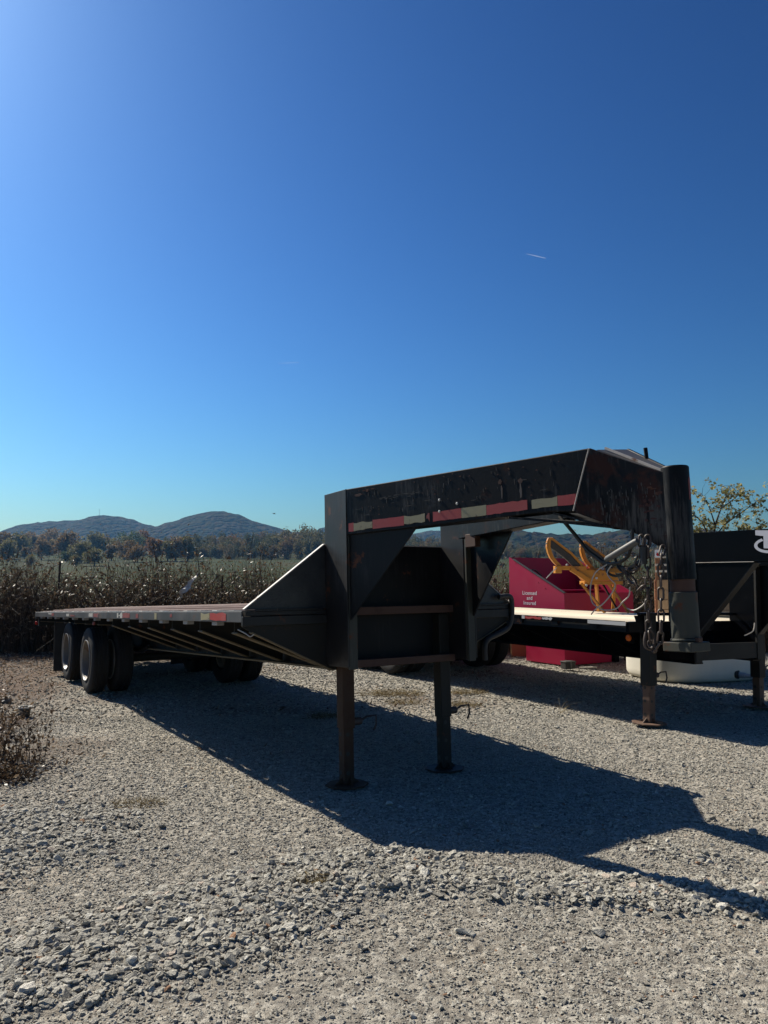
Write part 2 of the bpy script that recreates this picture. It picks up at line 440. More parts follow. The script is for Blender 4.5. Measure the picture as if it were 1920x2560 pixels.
def ground_mats():
    # gravel
    m, t, b = new_mat('crushed_limestone_ground')
    v = coords(t)
    big = noise(t, v, 0.9, 5, 0.6)
    tan = ramp(t, big, [(0.38, (0.32, 0.29, 0.24)), (0.5, (0.37, 0.335, 0.275)), (0.66, (0.47, 0.40, 0.30))])
    vo = N(t, 'ShaderNodeTexVoronoi', Scale=34.0); t.links.new(v, vo.inputs['Vector'])
    sep = N(t, 'ShaderNodeSeparateColor'); t.links.new(vo.outputs['Color'], sep.inputs[0])
    tone = ramp(t, sep.outputs[0], [(0.0, (0.14, 0.13, 0.115)), (0.35, (0.31, 0.285, 0.245)), (0.7, (0.44, 0.41, 0.35)), (1.0, (0.60, 0.57, 0.50))])
    c = mix(t, 0.62, tan.outputs[0], tone.outputs[0])
    fine = noise(t, v, 160.0, 3, 0.7)
    fr = ramp(t, fine, [(0.3, 0.55), (0.7, 1.25)])
    mul = N(t, 'ShaderNodeMix', data_type='RGBA', blend_type='MULTIPLY'); mul.inputs[0].default_value = 1.0
    t.links.new(c, mul.inputs[6]); t.links.new(fr.outputs[0], mul.inputs[7])
    # brown soil and straw towards the brush behind the trailers
    geo = N(t, 'ShaderNodeNewGeometry'); sp = N(t, 'ShaderNodeSeparateXYZ'); t.links.new(geo.outputs['Position'], sp.inputs[0])
    at = N(t, 'ShaderNodeAttribute', attribute_name='soil')
    soil = ramp(t, noise(t, v, 14.0, 6, 0.7), [(0.3, (0.04, 0.024, 0.016)), (0.55, (0.11, 0.066, 0.042)), (0.75, (0.22, 0.15, 0.10))])
    c2 = mix(t, at.outputs['Fac'], mul.outputs[2], soil.outputs[0])
    t.links.new(c2, b.inputs['Base Color'])
    b.inputs['Roughness'].default_value = 0.9
    b.inputs['Specular IOR Level'].default_value = 0.2
    vo2 = N(t, 'ShaderNodeTexVoronoi', Scale=34.0, feature='SMOOTH_F1'); t.links.new(v, vo2.inputs['Vector'])
    hh = N(t, 'ShaderNodeMath', operation='SUBTRACT'); hh.inputs[0].default_value = 1.0; t.links.new(vo2.outputs['Distance'], hh.inputs[1])
    ad = N(t, 'ShaderNodeMath', operation='ADD'); t.links.new(hh.outputs[0], ad.inputs[0])
    fm = N(t, 'ShaderNodeMath', operation='MULTIPLY'); fm.inputs[1].default_value = 0.6; t.links.new(fine, fm.inputs[0]); t.links.new(fm.outputs[0], ad.inputs[1])
    bump(t, b, ad.outputs[0], 1.0, 0.02)
    M['gravel_ground'] = m
    # loose stones
    m, t, b = new_mat('crushed_limestone_stone')
    a = N(t, 'ShaderNodeAttribute', attribute_name='tone', attribute_type='INSTANCER')
    r = ramp(t, a.outputs['Fac'], [(0.0, (0.125, 0.117, 0.10)), (0.22, (0.285, 0.268, 0.228)), (0.5, (0.42, 0.40, 0.342)), (0.8, (0.53, 0.505, 0.435)), (0.96, (0.68, 0.655, 0.58)), (1.0, (0.34, 0.20, 0.12))])
    v = coords(t)
    n = noise(t, v, 2.0, 6, 0.65)
    nr = ramp(t, n, [(0.3, 0.72), (0.7, 1.18)])
    mul = N(t, 'ShaderNodeMix', data_type='RGBA', blend_type='MULTIPLY'); mul.inputs[0].default_value = 1.0
    t.links.new(r.outputs[0], mul.inputs[6]); t.links.new(nr.outputs[0], mul.inputs[7])
    t.links.new(mul.outputs[2], b.inputs['Base Color'])
    b.inputs['Roughness'].default_value = 0.85; b.inputs['Specular IOR Level'].default_value = 0.25
    bump(t, b, n, 0.5, 0.2)
    M['stone'] = m
    # pasture
    m, t, b = new_mat('autumn_pasture')
    v = coords(t)
    n1 = noise(t, v, 0.02, 6, 0.6); n2 = noise(t, v, 0.6, 6, 0.7)
    g = ramp(t, n1, [(0.35, (0.022, 0.037, 0.006)), (0.55, (0.032, 0.038, 0.008)), (0.7, (0.048, 0.04, 0.014))])
    g2 = ramp(t, n2, [(0.3, (0.6, 0.6, 0.6)), (0.7, (1.3, 1.25, 1.15))])
    mul = N(t, 'ShaderNodeMix', data_type='RGBA', blend_type='MULTIPLY'); mul.inputs[0].default_value = 1.0
    t.links.new(g.outputs[0], mul.inputs[6]); t.links.new(g2.outputs[0], mul.inputs[7])
    geo = N(t, 'ShaderNodeNewGeometry'); sp = N(t, 'ShaderNodeSeparateXYZ'); t.links.new(geo.outputs['Position'], sp.inputs[0])
    mr = N(t, 'ShaderNodeMapRange'); mr.inputs[1].default_value = 26; mr.inputs[2].default_value = 50
    t.links.new(sp.outputs['Y'], mr.inputs[0])
    c = mix(t, mr.outputs[0], (0.05, 0.036, 0.024), mul.outputs[2])
    t.links.new(c, b.inputs['Base Color'])
    b.inputs['Roughness'].default_value = 1.0; b.inputs['Specular IOR Level'].default_value = 0.1
    bump(t, b, n2, 0.5, 0.3)
    M['pasture'] = m
    # forested hillside
    m, t, b = new_mat('autumn_forest_canopy')
    v = coords(t)
    vo = N(t, 'ShaderNodeTexVoronoi', Scale=0.10); t.links.new(v, vo.inputs['Vector'])
    sep = N(t, 'ShaderNodeSeparateColor'); t.links.new(vo.outputs['Color'], sep.inputs[0])
    r = ramp(t, sep.outputs[0], [(0.0, (0.007, 0.012, 0.004)), (0.4, (0.016, 0.018, 0.006)), (0.7, (0.028, 0.021, 0.008)), (1.0, (0.020, 0.011, 0.006))])
    t.links.new(r.outputs[0], b.inputs['Base Color'])
    b.inputs['Roughness'].default_value = 1.0; b.inputs['Specular IOR Level'].default_value = 0.05
    hh = N(t, 'ShaderNodeMath', operation='SUBTRACT'); hh.inputs[0].default_value = 1.0; t.links.new(vo.outputs['Distance'], hh.inputs[1])
    bump(t, b, hh.outputs[0], 1.0, 6.0)
    M['forest'] = m
ground_mats()

def grid_mesh(name, xs, ys, hf, mat, soil=None, smooth=True):
    X, Y = np.meshgrid(xs, ys)
    Z = hf(X, Y)
    V = np.stack([X, Y, Z], -1).reshape(-1, 3)
    nx, ny = len(xs), len(ys)
    i = np.arange(nx * ny).reshape(ny, nx)
    Q = np.stack([i[:-1, :-1], i[:-1, 1:], i[1:, 1:], i[1:, :-1]], -1).reshape(-1, 4)
    at = None
    if soil is not None: at = {'soil': ('POINT', soil(X, Y).ravel())}
    return np_mesh(name, V, Q, mat, attrs=at, smooth=smooth)

def soil_f(x, y):
    # how far towards the dark soil strip at the brush line
    e = 13.2 + 0.22 * np.clip(x + 5, -6, 40) + (fbm(x * 0.6, y * 0.6, 51, 3) - 0.5) * 3.0
    s = np.clip((y - e) / 1.6, 0, 1)
    l = np.clip((-1.0 - 0.25 * y - x + (fbm(x * 1.2, y * 1.2, 55, 4) - 0.5) * 2.6) / 1.0, 0, 1) * np.clip((y - 5.2) / 2.0, 0, 1)
    spots = np.clip(fbm(x * 0.9, y * 0.9, 61, 4) - 0.60, 0, 1) * 3.0 * np.clip((y - 5.5) / 4, 0, 0.8)
    return np.clip(np.maximum(np.maximum(s, l * 0.9), spots), 0, 1)

def seg(*parts):
    out = []
    for a, b, st in parts: out.append(np.arange(a, b, st))
    return np.concatenate(out)
gx = np.append(seg((-24, -9, 1.0), (-9, -4, 0.2), (-4, 5, 0.05), (5, 10, 0.2), (10, 24, 1.0)), 24)
gy = np.append(seg((-6, 1.5, 0.4), (1.5, 9, 0.05), (9, 16, 0.15), (16, 24, 0.6)), 24)
g = grid_mesh('gravel_ground', gx, gy, lot_h, M['gravel_ground'], soil=soil_f)
tag(g, kind='structure')
fx = np.append(seg((-2300, -500, 100), (-500, 500, 16), (500, 2300, 100)), 2300)
fy = np.append(seg((-300, 0, 60), (0, 120, 5), (120, 760, 12), (760, 2100, 120)), 2600)
def field_below(x, y):
    inside = (np.abs(x) < 26) & (y > -14) & (y < 22)
    return np.where(inside, -0.3, field_h(x, y))
tag(grid_mesh('field', fx, fy, field_below, M['pasture']), kind='structure')

# ------------------------------------------------------------------ hills
def hill(name, D, pts, depth, rough_h, x_step, foot):
    """pts: (x, z) ridge profile at distance D"""
    px = np.array([p[0] for p in pts], float); pz = np.array([p[1] for p in pts], float)
    xs = np.arange(px[0], px[-1], x_step); ys = np.arange(D - depth, D + depth, x_step * 1.3)
    X, Y = np.meshgrid(xs, ys)
    k = np.clip(1 - np.abs(Y - D) / depth, 0, 1); k = k * k * (3 - 2 * k)
    Z = foot + (np.interp(X, px, pz) - foot) * k
    Z = Z + (fbm(X / 160, Y / 160, 71, 4) - 0.5) * 40 * k * (1 - k) * 2
    Z = Z + (vnoise(X / (x_step * 1.6), Y / (x_step * 1.6), 77) - 0.5) * rough_h + (vnoise(X / (x_step * 4), Y / (x_step * 4), 78) - 0.5) * rough_h
    V = np.stack([X, Y, Z], -1).reshape(-1, 3)
    ny, nx = X.shape; i = np.arange(nx * ny).reshape(ny, nx)
    Q = np.stack([i[:-1, :-1], i[:-1, 1:], i[1:, 1:], i[1:, :-1]], -1).reshape(-1, 4)
    return tag(np_mesh(name, V, Q, M['forest']), kind='structure')
def uv2xz(D, uv):
    # horizontal angle and height of points of the skyline, as metres at distance D (camera at the origin, eye height 1.5 m)
    return [((u - 960) / 1923 * D, 1.5 + (1440 - v) / 1923 * D) for u, v in uv]
hill('mountain', 1560, uv2xz(1560, [(-900, 1420), (-500, 1400), (-200, 1375), (0, 1336), (40, 1323), (80, 1313), (110, 1308), (160, 1305), (210, 1303), (240, 1295), (270, 1290), (300, 1291), (330, 1299), (360, 1309), (385, 1317), (430, 1330), (520, 1370), (640, 1420)]), 350, 5, 7.5, 4)
hill('mountain', 1440, uv2xz(1440, [(150, 1420), (260, 1370), (340, 1330), (385, 1318), (430, 1309), (470, 1297), (500, 1288), (530, 1282), (560, 1280), (590, 1285), (620, 1296), (650, 1308), (690, 1320), (730, 1331), (800, 1345), (900, 1365), (1000, 1400), (1100, 1425)]), 340, 5, 7.5, 4)
hill('mountain', 1700, uv2xz(1700, [(700, 1420), (760, 1370), (800, 1322), (830, 1316), (900, 1336), (980, 1346), (1040, 1335), (1085, 1326), (1130, 1332), (1200, 1350), (1300, 1380), (1420, 1420)]), 320, 5, 8, 4)
hill('wooded_hill', 880, uv2xz(880, [(1000, 1420), (1060, 1385), (1110, 1362), (1160, 1345), (1210, 1336), (1270, 1332), (1320, 1338), (1380, 1346), (1440, 1347), (1500, 1338), (1560, 1331), (1620, 1328), (1700, 1332), (1800, 1340), (1950, 1330), (2200, 1320), (2500, 1350), (2800, 1410)]), 300, 6, 4.6, 4)

# ------------------------------------------------------------------ foliage helper
def leaf_quads(C, size, flat=0.5, elong=1.6, rng=RNG):
    """C: centres (n,3); size: (n,); returns V,Q,n"""
    n = len(C)
    d = rng.normal(size=(n, 3)); d /= np.linalg.norm(d, axis=1)[:, None]
    a = rng.normal(size=(n, 3)); a -= (a * d).sum(1)[:, None] * d; a /= np.linalg.norm(a, axis=1)[:, None]
    b = np.cross(d, a)
    s = np.asarray(size)[:, None]
    a = a * s * 0.5 * elong; b = b * s * 0.5
    V = np.stack([C - a, C - b + d * s * 0.12, C + a, C + b + d * s * 0.12], 1).reshape(-1, 3)
    Q = np.arange(4 * n).reshape(n, 4)
    return V, Q
def crown_points(n, h, rad, lobes, rng, base=0.25, squash=0.8):
    cs = []
    for i in range(lobes):
        an = rng.uniform(0, 2 * math.pi); rr = rad * rng.uniform(0.1, 0.72)
        z = h * rng.uniform(base + 0.12, 0.86)
        taper = 1 - 0.55 * max(0, (z / h - 0.5) * 2)
        cs.append((rr * taper * math.cos(an), rr * taper * math.sin(an), z, rad * rng.uniform(0.30, 0.55)))
    cs = np.array(cs)
    k = rng.integers(0, lobes, n)
    d = rng.normal(size=(n, 3)); d /= np.linalg.norm(d, axis=1)[:, None]
    r = cs[k, 3] * rng.uniform(0.55, 1.05, n) 
    P = cs[k, :3] + d * r[:, None] * np.array([1, 1, squash])
    tone = np.clip(rng.normal(0.5, 0.16, n) + (rng.random(lobes)[k] - 0.5) * 0.4, 0, 1)
    return P, tone

FOL = {
    'brown': [(0.055, 0.036, 0.018), (0.12, 0.078, 0.036), (0.19, 0.13, 0.06)],
    'rust': [(0.07, 0.034, 0.016), (0.14, 0.07, 0.028), (0.21, 0.115, 0.045)],
    'olive': [(0.042, 0.042, 0.014), (0.10, 0.09, 0.03), (0.17, 0.145, 0.05)],
    'green': [(0.026, 0.042, 0.015), (0.05, 0.072, 0.026), (0.085, 0.105, 0.042)],
    'gold': [(0.08, 0.062, 0.02), (0.17, 0.12, 0.036), (0.25, 0.18, 0.06)],
}
for k, c in FOL.items(): M['fol_' + k] = leafy('foliage_' + k, [tuple(q * 1.2 for q in e) for e in c], 0.5)
M['bark'] = paint('grey_bark', (0.05, 0.042, 0.034), 0.9, dust=0.3, dustcol=(0.09, 0.08, 0.07))

TREE_MESH = {}  # crown and trunk meshes shared by alike trees
def tree_mesh(kind, variant):
    key = (kind, variant)
    if key in TREE_MESH: return TREE_MESH[key]
    rng = np.random.default_rng(100 + variant * 7 + len(kind))
    h = 1.0
    P, tone = crown_points(1900, 1.0, rng.uniform(0.38, 0.56), int(rng.integers(9, 19)), rng, base=0.08, squash=rng.uniform(0.7, 1.1))
    V, Q = leaf_quads(P, rng.uniform(0.025, 0.06, len(P)), rng=rng)
    o = np_mesh('crown', V, Q, M['fol_' + kind], attrs={'tone': ('FACE', tone)})
    me = o.data; bpy.data.objects.remove(o)
    mb = MB()
    mb.tube([(0, 0, -0.02), (0.005, 0, 0.2), (0.01, 0.005, 0.45), (0.0, 0.0, 0.75)], [0.03, 0.024, 0.016, 0.005], 6)
    for i in range(7):
        an = rng.uniform(0, 6.28); z = rng.uniform(0.18, 0.5)
        mb.tube([(0, 0, z), (0.14 * math.cos(an), 0.14 * math.sin(an), z + 0.13), (0.27 * math.cos(an), 0.27 * math.sin(an), z + 0.24)], [0.012, 0.008, 0.003], 4)
    t = mb.build('trunk', M['bark']); tm = t.data; bpy.data.objects.remove(t)
    TREE_MESH[key] = (me, tm)
    return TREE_MESH[key]
def tree(label, kind, x, y, height, width=1.0, group='trees across the pasture', name='tree'):
    z = float(field_h(np.array([x]), np.array([y]))[0])
    r = empty(name, (x, y, z), random.uniform(0, 6.28))
    r.scale = (height * width, height * width, height)
    tag(r, label, 'tree', group)
    me, tm = tree_mesh(kind, random.randrange(4))
    for nm, d in (('crown', me), ('trunk', tm)):
        o = bpy.data.objects.new(nm, d); col.objects.link(o); o.parent = r
    return r

# ------------------------------------------------------------------ haze
def haze():
    mb = MB().box((-2400, -400, -6), (2400, 2200, 168))
    m = bpy.data.materials.new('thin_haze'); m.use_nodes = True
    t = m.node_tree; t.nodes.clear()
    out = t.nodes.new('ShaderNodeOutputMaterial'); pv = t.nodes.new('ShaderNodeVolumePrincipled')
    pv.inputs['Color'].default_value = (0.19, 0.46, 0.84, 1)
    pv.inputs['Density'].default_value = 0.00013
    pv.inputs['Anisotropy'].default_value = 0.3
    t.links.new(pv.outputs[0], out.inputs['Volume'])
    o = mb.build('haze', m)
    tag(o, kind='stuff')
haze()
# ------------------------------------------------------------------ loose stones (one scattered mass)
def gravel():
    pts = []; scl = []; tone = []
    def strew(n, y0, y1, d0, d1, dens=None, wide=0.56, margin=0.9, power=2.0):
        # uniform over the ground in a fan in front of the camera, wider than the picture
        y = np.sqrt(RNG.uniform(y0 ** 2, y1 ** 2, n)); hw = y * wide + margin
        x = RNG.uniform(-1, 1, n) * hw
        keep = np.ones(n, bool)
        if dens is not None: keep &= RNG.random(n) < dens(x, y)
        x, y = x[keep], y[keep]; k = len(x)
        s = d0 + (d1 - d0) * RNG.random(k) ** power
        e = np.stack([s * RNG.uniform(0.8, 1.35, k), s * RNG.uniform(0.7, 1.05, k), s * RNG.uniform(0.30, 0.62, k)], -1) * 0.5
        z = lot_h(x, y) + e[:, 2] * RNG.uniform(0.15, 0.75, k)
        pts.append(np.stack([x, y, z], -1)); scl.append(e)
        t = np.clip(RNG.normal(0.52, 0.2, k), 0, 0.98); t[RNG.random(k) < 0.006] = 1.0
        so = soil_f(x, y)
        t = np.where(RNG.random(k) < so * 0.8, t * 0.35, t)
        tone.append(t)
    worn = lambda x, y: np.clip(0.12 + 1.5 * fbm(x * 0.8, y * 0.8, 91, 4) - 0.25 * np.exp(-((x - 1.9) / 0.8) ** 2 - ((y - 2.9) / 0.4) ** 2) * 2, 0.22, 1) * (1 - 0.75 * soil_f(x, y))
    nosoil = lambda x, y: (1 - 0.75 * soil_f(x, y))
    strew(130000, 2.0, 4.6, 0.007, 0.018, worn)
    strew(120000, 4.6, 8.5, 0.010, 0.024, worn)
    strew(80000, 8.5, 15.5, 0.018, 0.045, nosoil, margin=1.5)
    strew(120000, 2.0, 7.0, 0.016, 0.036, lambda x, y: np.clip(0.045 + 1.0 * patch(x, y), 0, 1))
    strew(30000, 7.0, 14.0, 0.022, 0.045, lambda x, y: (0.25 + 0.8 * patch(x, y)) * nosoil(x, y), margin=1.5)
    strew(46000, 2.0, 6.5, 0.026, 0.062, lambda x, y: np.clip(0.004 + 0.9 * patch(x, y), 0, 1), power=2.0)
    strew(1400, 2.0, 9.0, 0.045, 0.085, lambda x, y: np.clip(0.03 + 0.45 * patch(x, y), 0, 1), power=2.0)
    P = np.concatenate(pts); S = np.concatenate(scl); T = np.concatenate(tone); n = len(P)
    me = bpy.data.meshes.new('gravel')
    me.vertices.add(n); me.vertices.foreach_set('co', P.astype(np.float32).ravel())
    a = me.attributes.new('scl', 'FLOAT_VECTOR', 'POINT'); a.data.foreach_set('vector', S.astype(np.float32).ravel())
    rot = np.stack([RNG.normal(0, 0.28, n), RNG.normal(0, 0.28, n), RNG.uniform(0, 6.283, n)], -1)
    a = me.attributes.new('rot', 'FLOAT_VECTOR', 'POINT'); a.data.foreach_set('vector', rot.astype(np.float32).ravel())
    a = me.attributes.new('tone', 'FLOAT', 'POINT'); a.data.foreach_set('value', T.astype(np.float32))
    a = me.attributes.new('pick', 'INT', 'POINT'); a.data.foreach_set('value', RNG.integers(0, 10, n).astype(np.int32))
    o = bpy.data.objects.new('gravel', me); col.objects.link(o)
    me.materials.append(M['stone'])
    ng = bpy.data.node_groups.new('scatter_stones', 'GeometryNodeTree')
    ng.interface.new_socket('Geometry', in_out='INPUT', socket_type='NodeSocketGeometry')
    ng.interface.new_socket('Geometry', in_out='OUTPUT', socket_type='NodeSocketGeometry')
    gi = ng.nodes.new('NodeGroupInput'); go = ng.nodes.new('NodeGroupOutput')
    L = ng.links.new
    join = ng.nodes.new('GeometryNodeGeometryToInstance')
    for i in range(10):
        p = ng.nodes.new('GeometryNodePoints'); p.inputs['Count'].default_value = 13
        rv = ng.nodes.new('FunctionNodeRandomValue'); rv.data_type = 'FLOAT_VECTOR'
        rv.inputs[0].default_value = (-1, -1, -1); rv.inputs[1].default_value = (1, 1, 1); rv.inputs['Seed'].default_value = 31 + i * 7
        # pull half way to the unit sphere: an angular chip
        nm = ng.nodes.new('ShaderNodeVectorMath'); nm.operation = 'NORMALIZE'; L(rv.outputs[0], nm.inputs[0])
        L(nm.outputs[0], p.inputs['Position'])
        ch = ng.nodes.new('GeometryNodeConvexHull'); L(p.outputs[0], ch.inputs[0])
        sm = ng.nodes.new('GeometryNodeSetMaterial'); sm.inputs['Material'].default_value = M['stone']; L(ch.outputs[0], sm.inputs[0])
        L(sm.outputs[0], join.inputs[0])
    iop = ng.nodes.new('GeometryNodeInstanceOnPoints')
    L(gi.outputs[0], iop.inputs['Points']); L(join.outputs[0], iop.inputs['Instance'])
    iop.inputs['Pick Instance'].default_value = True
    def attr(nm, ty):
        q = ng.nodes.new('GeometryNodeInputNamedAttribute'); q.data_type = ty; q.inputs['Name'].default_value = nm
        return q.outputs['Attribute']
    L(attr('pick', 'INT'), iop.inputs['Instance Index'])
    er = ng.nodes.new('FunctionNodeEulerToRotation'); L(attr('rot', 'FLOAT_VECTOR'), er.inputs[0]); L(er.outputs[0], iop.inputs['Rotation'])
    L(attr('scl', 'FLOAT_VECTOR'), iop.inputs['Scale'])
    L(iop.outputs[0], go.inputs[0])
    md = o.modifiers.new('scatter', 'NODES'); md.node_group = ng
    tag(o, kind='stuff')
    return o
gravel()

# ------------------------------------------------------------------ wheels and jacks
def wheel(parent, F, Lc, U, rad, outward, width=0.215, hubcol='hub'):
    """dual-wheel half: tyre with five circumferential ribs, dished rim; outward = +1/-1 along the trailer's left/right axis (local y)"""
    mb = MB()
    r = rad; wv = width
    prof = [(-wv / 2 + 0.012, r * 0.60), (-wv / 2, r * 0.72), (-wv / 2 - 0.006, r * 0.82), (-wv / 2 + 0.006, r * 0.94), (-wv / 2 + 0.02, r * 0.985)]
    x0, x1 = -wv / 2 + 0.024, wv / 2 - 0.024
    nr = 5; gw = 0.009; rw = ((x1 - x0) - gw * (nr - 1)) / nr
    x = x0
    for i in range(nr):
        crown = 1.0 - 0.012 * abs((i - 2) / 2) ** 2
        prof += [(x, r * crown), (x + rw, r * crown)]
        if i < nr - 1: prof += [(x + rw + 0.001, r * crown - 0.012), (x + rw + gw - 0.001, r * crown - 0.012)]
        x += rw + gw
    prof += [(wv / 2 - 0.02, r * 0.985), (wv / 2 - 0.006, r * 0.94), (wv / 2 + 0.006, r * 0.82), (wv / 2, r * 0.72), (wv / 2 - 0.012, r * 0.60), (0, r * 0.56)]
    c = (F, Lc, U)
    mb.lathe(prof, c, (0, 1, 0), 56, closed=True)
    ty = mb.build('wheel', M['rubber'], parent, smooth=28)
    o = outward
    q = MB()
    rp = [(0.105, 0.59), (0.112, 0.615), (0.100, 0.60), (0.085, 0.565), (0.02, 0.535), (-0.04, 0.52), (-0.09, 0.49), (-0.095, 0.36), (-0.05, 0.30), (-0.05, 0.0)]
    q.lathe([(o * a, r * b) for a, b in rp], c, (0, 1, 0), 40)
    q.build('rim', M['rim'], ty, smooth=35)
    lp_ = MB(); lp_.lathe([(o * a, r * b) for a, b in ((0.100, 0.603), (0.113, 0.618), (0.116, 0.606), (0.102, 0.59))], c, (0, 1, 0), 40, closed=True); lp_.build('rim_lip', M['rimlip'], ty, smooth=40)
    h = MB()
    h.lathe([(o * a, b) for a, b in ((-0.05, 0.11), (0.03, 0.105), (0.05, 0.08), (0.055, 0.0))], c, (0, 1, 0), 20)
    for k in range(8):
        an = k * math.pi / 4
        cc = (F + math.cos(an) * 0.14, Lc, U + math.sin(an) * 0.14)
        h.lathe([(o * -0.06, 0.014), (o * -0.015, 0.014), (o * -0.012, 0.0)], cc, (0, 1, 0), 6)
    h.build('hub', M[hubcol], ty, smooth=35)
    return ty

def P(F, L, U): return (F, -L, U)
def smooth_path(pts, k=5):
    pts = [Vector(p) for p in pts]; out = []
    for i in range(len(pts) - 1):
        p0, p1, p2, p3 = pts[max(i - 1, 0)], pts[i], pts[i + 1], pts[min(i + 2, len(pts) - 1)]
        for j in range(k):
            t_ = j / k
            out.append(0.5 * ((2 * p1) + (p2 - p0) * t_ + (2 * p0 - 5 * p1 + 4 * p2 - p3) * t_ ** 2 + (3 * p1 - p0 - 3 * p2 + p3) * t_ ** 3))
    out.append(pts[-1]); return out

def jack(parent, L, top, split, tube_mat, sleeve_mat, size=0.098, pad=0.15, crank=True, foot=0.0, up_crank=0.47, inset=0.008):
    s = size / 2
    mb = MB().box(P(-s, L - s, split), P(s, L + s, top))
    j = mb.build('jack', sleeve_mat, parent, bevel=0.006)
    i = s - inset
    inner = MB().box(P(-i, L - i, foot + 0.012), P(i, L + i, split + 0.002)).build('leg', tube_mat, j, bevel=0.005)
    # adjustment holes seen as dark round plugs set 1 mm into the side and the front
    h = MB()
    for k in range(3):
        z = foot + 0.09 + k * 0.135
        h.lathe([(-0.001, 0.017), (0.0015, 0.017), (0.0015, 0.0)], P(-0.012, L + i, z), (0, -1, 0), 14)
        h.lathe([(-0.001, 0.015), (0.0015, 0.015), (0.0015, 0.0)], P(i, L + 0.01, z), (1, 0, 0), 14)
    h.build('adjustment_hole', M['flap'], j)
    p = MB()
    pr = pad
    oct_ = [P(pr * 1.05 * math.cos(a), L + pr * 1.05 * math.sin(a), foot) for a in [math.pi / 8 + k * math.pi / 4 for k in range(8)]]
    p.prism(oct_, (0, 0, 0.012))
    p.build('foot_pad', tube_mat, j, bevel=0.003)
    g = MB()
    for sx, sy in ((1, 0), (-1, 0), (0, 1), (0, -1)):
        a = P(sx * i, L + sy * i, foot + 0.012); b = P(sx * (i + 0.06), L + sy * (i + 0.06), foot + 0.012); c = P(sx * i, L + sy * i, foot + 0.06)
        off = (0, 0.006, 0) if sx else (0.006, 0, 0)
        g.prism([a, b, c], off)
    g.build('gusset', tube_mat, j)
    if crank:
        k = MB()
        z = up_crank
        k.tube([P(0, L - s, z), P(0, L - s - 0.075, z)], 0.028, 10)
        k.tube([P(0, L - s - 0.07, z), P(0.01, L - s - 0.12, z + 0.028), P(0.01, L - s - 0.2, z + 0.03), P(0.03, L - s - 0.19, z - 0.03), P(0.04, L - s - 0.16, z - 0.07)], 0.008, 6)
        k.build('pin_handle', M['chain'], j, smooth=40)
    return j

# ------------------------------------------------------------------ the front trailer
O1 = Vector((0.10339, 5.91448, 0.0))
Fv = Vector((0.52932216, -0.84747239, 0.04010739)).normalized()
Lv = Vector((-0.84815484, -0.52974841, 0.0)).normalized()
Uv = Vector((-0.02124683, 0.03401728, 0.99919537)).normalized()
def frame_matrix(O, F, L, U):
    m = Matrix.Identity(4)
    for i in range(3):
        m[i][0] = F[i]; m[i][1] = -L[i]; m[i][2] = U[i]; m[i][3] = O[i]
    return m
MAT1 = frame_matrix(O1, Fv, Lv, Uv)
T1 = empty('flatbed_trailer', mat=MAT1)
tag(T1, 'black gooseneck flatbed trailer with weathered red-brown deck and red-white tape on its neck', 'trailer', 'gooseneck flatbed trailers')

HW = 1.226; A = -0.04; REAR = -9.6
# main beams: webs with flanges
def lower(F): return 0.815 + 0.012 * F * 0.9 if F > -9 else 0.72
for s in (1, -1):
    mb = MB()
    pts = [(A - 0.014, 0.822), (-1.27, 0.812), (-3.4, 0.79), (REAR + 0.1, 0.735)]
    web = [P(f, s * 0.43, u) for f, u in pts] + [P(REAR + 0.1, s * 0.43, 1.15), P(A - 0.014, s * 0.43, 1.15)]
    mb.prism(web, (0, s * 0.012, 0))
    w_ = mb.build('main_beam', M['frame'], T1)
    fl = MB()
    for (f0, u0), (f1, u1) in zip(pts[:-1], pts[1:]):
        fl.beam(P(f0, s * 0.43, u0), P(f1 - 0.0, s * 0.43, u1), 0.15, 0.014)
    fl.build('flange', M['flange'], w_)
# tapered outriggers from the rub rail down to the beam's lower flange, both sides, with bottom flange
NP = 13
out_f = [-0.32 - k * (abs(REAR) - 0.55) / (NP - 1) for k in range(NP)]
for k, f in enumerate(out_f):
    for s in (1, -1):
        # over the wheels the outriggers are shallow
        deep = 0.82 if f > -4.6 else 1.07
        mb = MB()
        mb.prism([P(f, s * 0.448, deep), P(f, s * 1.17, 1.105), P(f, s * 1.17, 1.2), P(f, s * 0.448, 1.2)], (0.008, 0, 0))
        o = mb.build('outrigger', M['frame'], T1)
        mb = MB()
        mb.beam(P(f + 0.005, s * 0.452, deep), P(f + 0.005, s * 1.17, 1.103), 0.11, 0.01)
        mb.build('flange', M['flange'], o)
    MB().box(P(f, 0.418, 1.08), P(f + 0.05, -0.418, 1.2)).build('crossmember', M['frame'], T1)
# rub rails
for s in (1, -1):
    mb = MB()
    mb.box(P(REAR, s * (HW - 0.012), 1.183), P(A, s * HW, 1.258))
    mb.box(P(REAR, s * (HW - 0.05), 1.2585), P(A, s * (HW - 0.002), 1.264))
    mb.build('rub_rail', M['rail'], T1, bevel=0.003)
    mb = MB().box(P(REAR, s * (HW - 0.10), 1.20), P(A - 0.02, s * (HW - 0.075), 1.262)); mb.build('side_rail', M['frame'], T1)
    for k in range(NP):
        f = -0.62 - k * 0.705
        mb = MB().box(P(f - 0.055, s * (HW - 0.073), 1.155), P(f + 0.055, s * (HW - 0.014), 1.2672))
        mb.build('stake_pocket', M['edge'], T1, bevel=0.003)
        f2 = f + 0.35
        MB().box(P(f2 - 0.05, s * (HW - 0.073), 1.20), P(f2 + 0.05, s * (HW - 0.014), 1.2672)).build('spacer', M['edge'], T1)
MB().box(P(REAR - 0.04, -HW, 1.15), P(REAR, HW, 1.262)).build('rear_rail', M['rail'], T1, bevel=0.004)
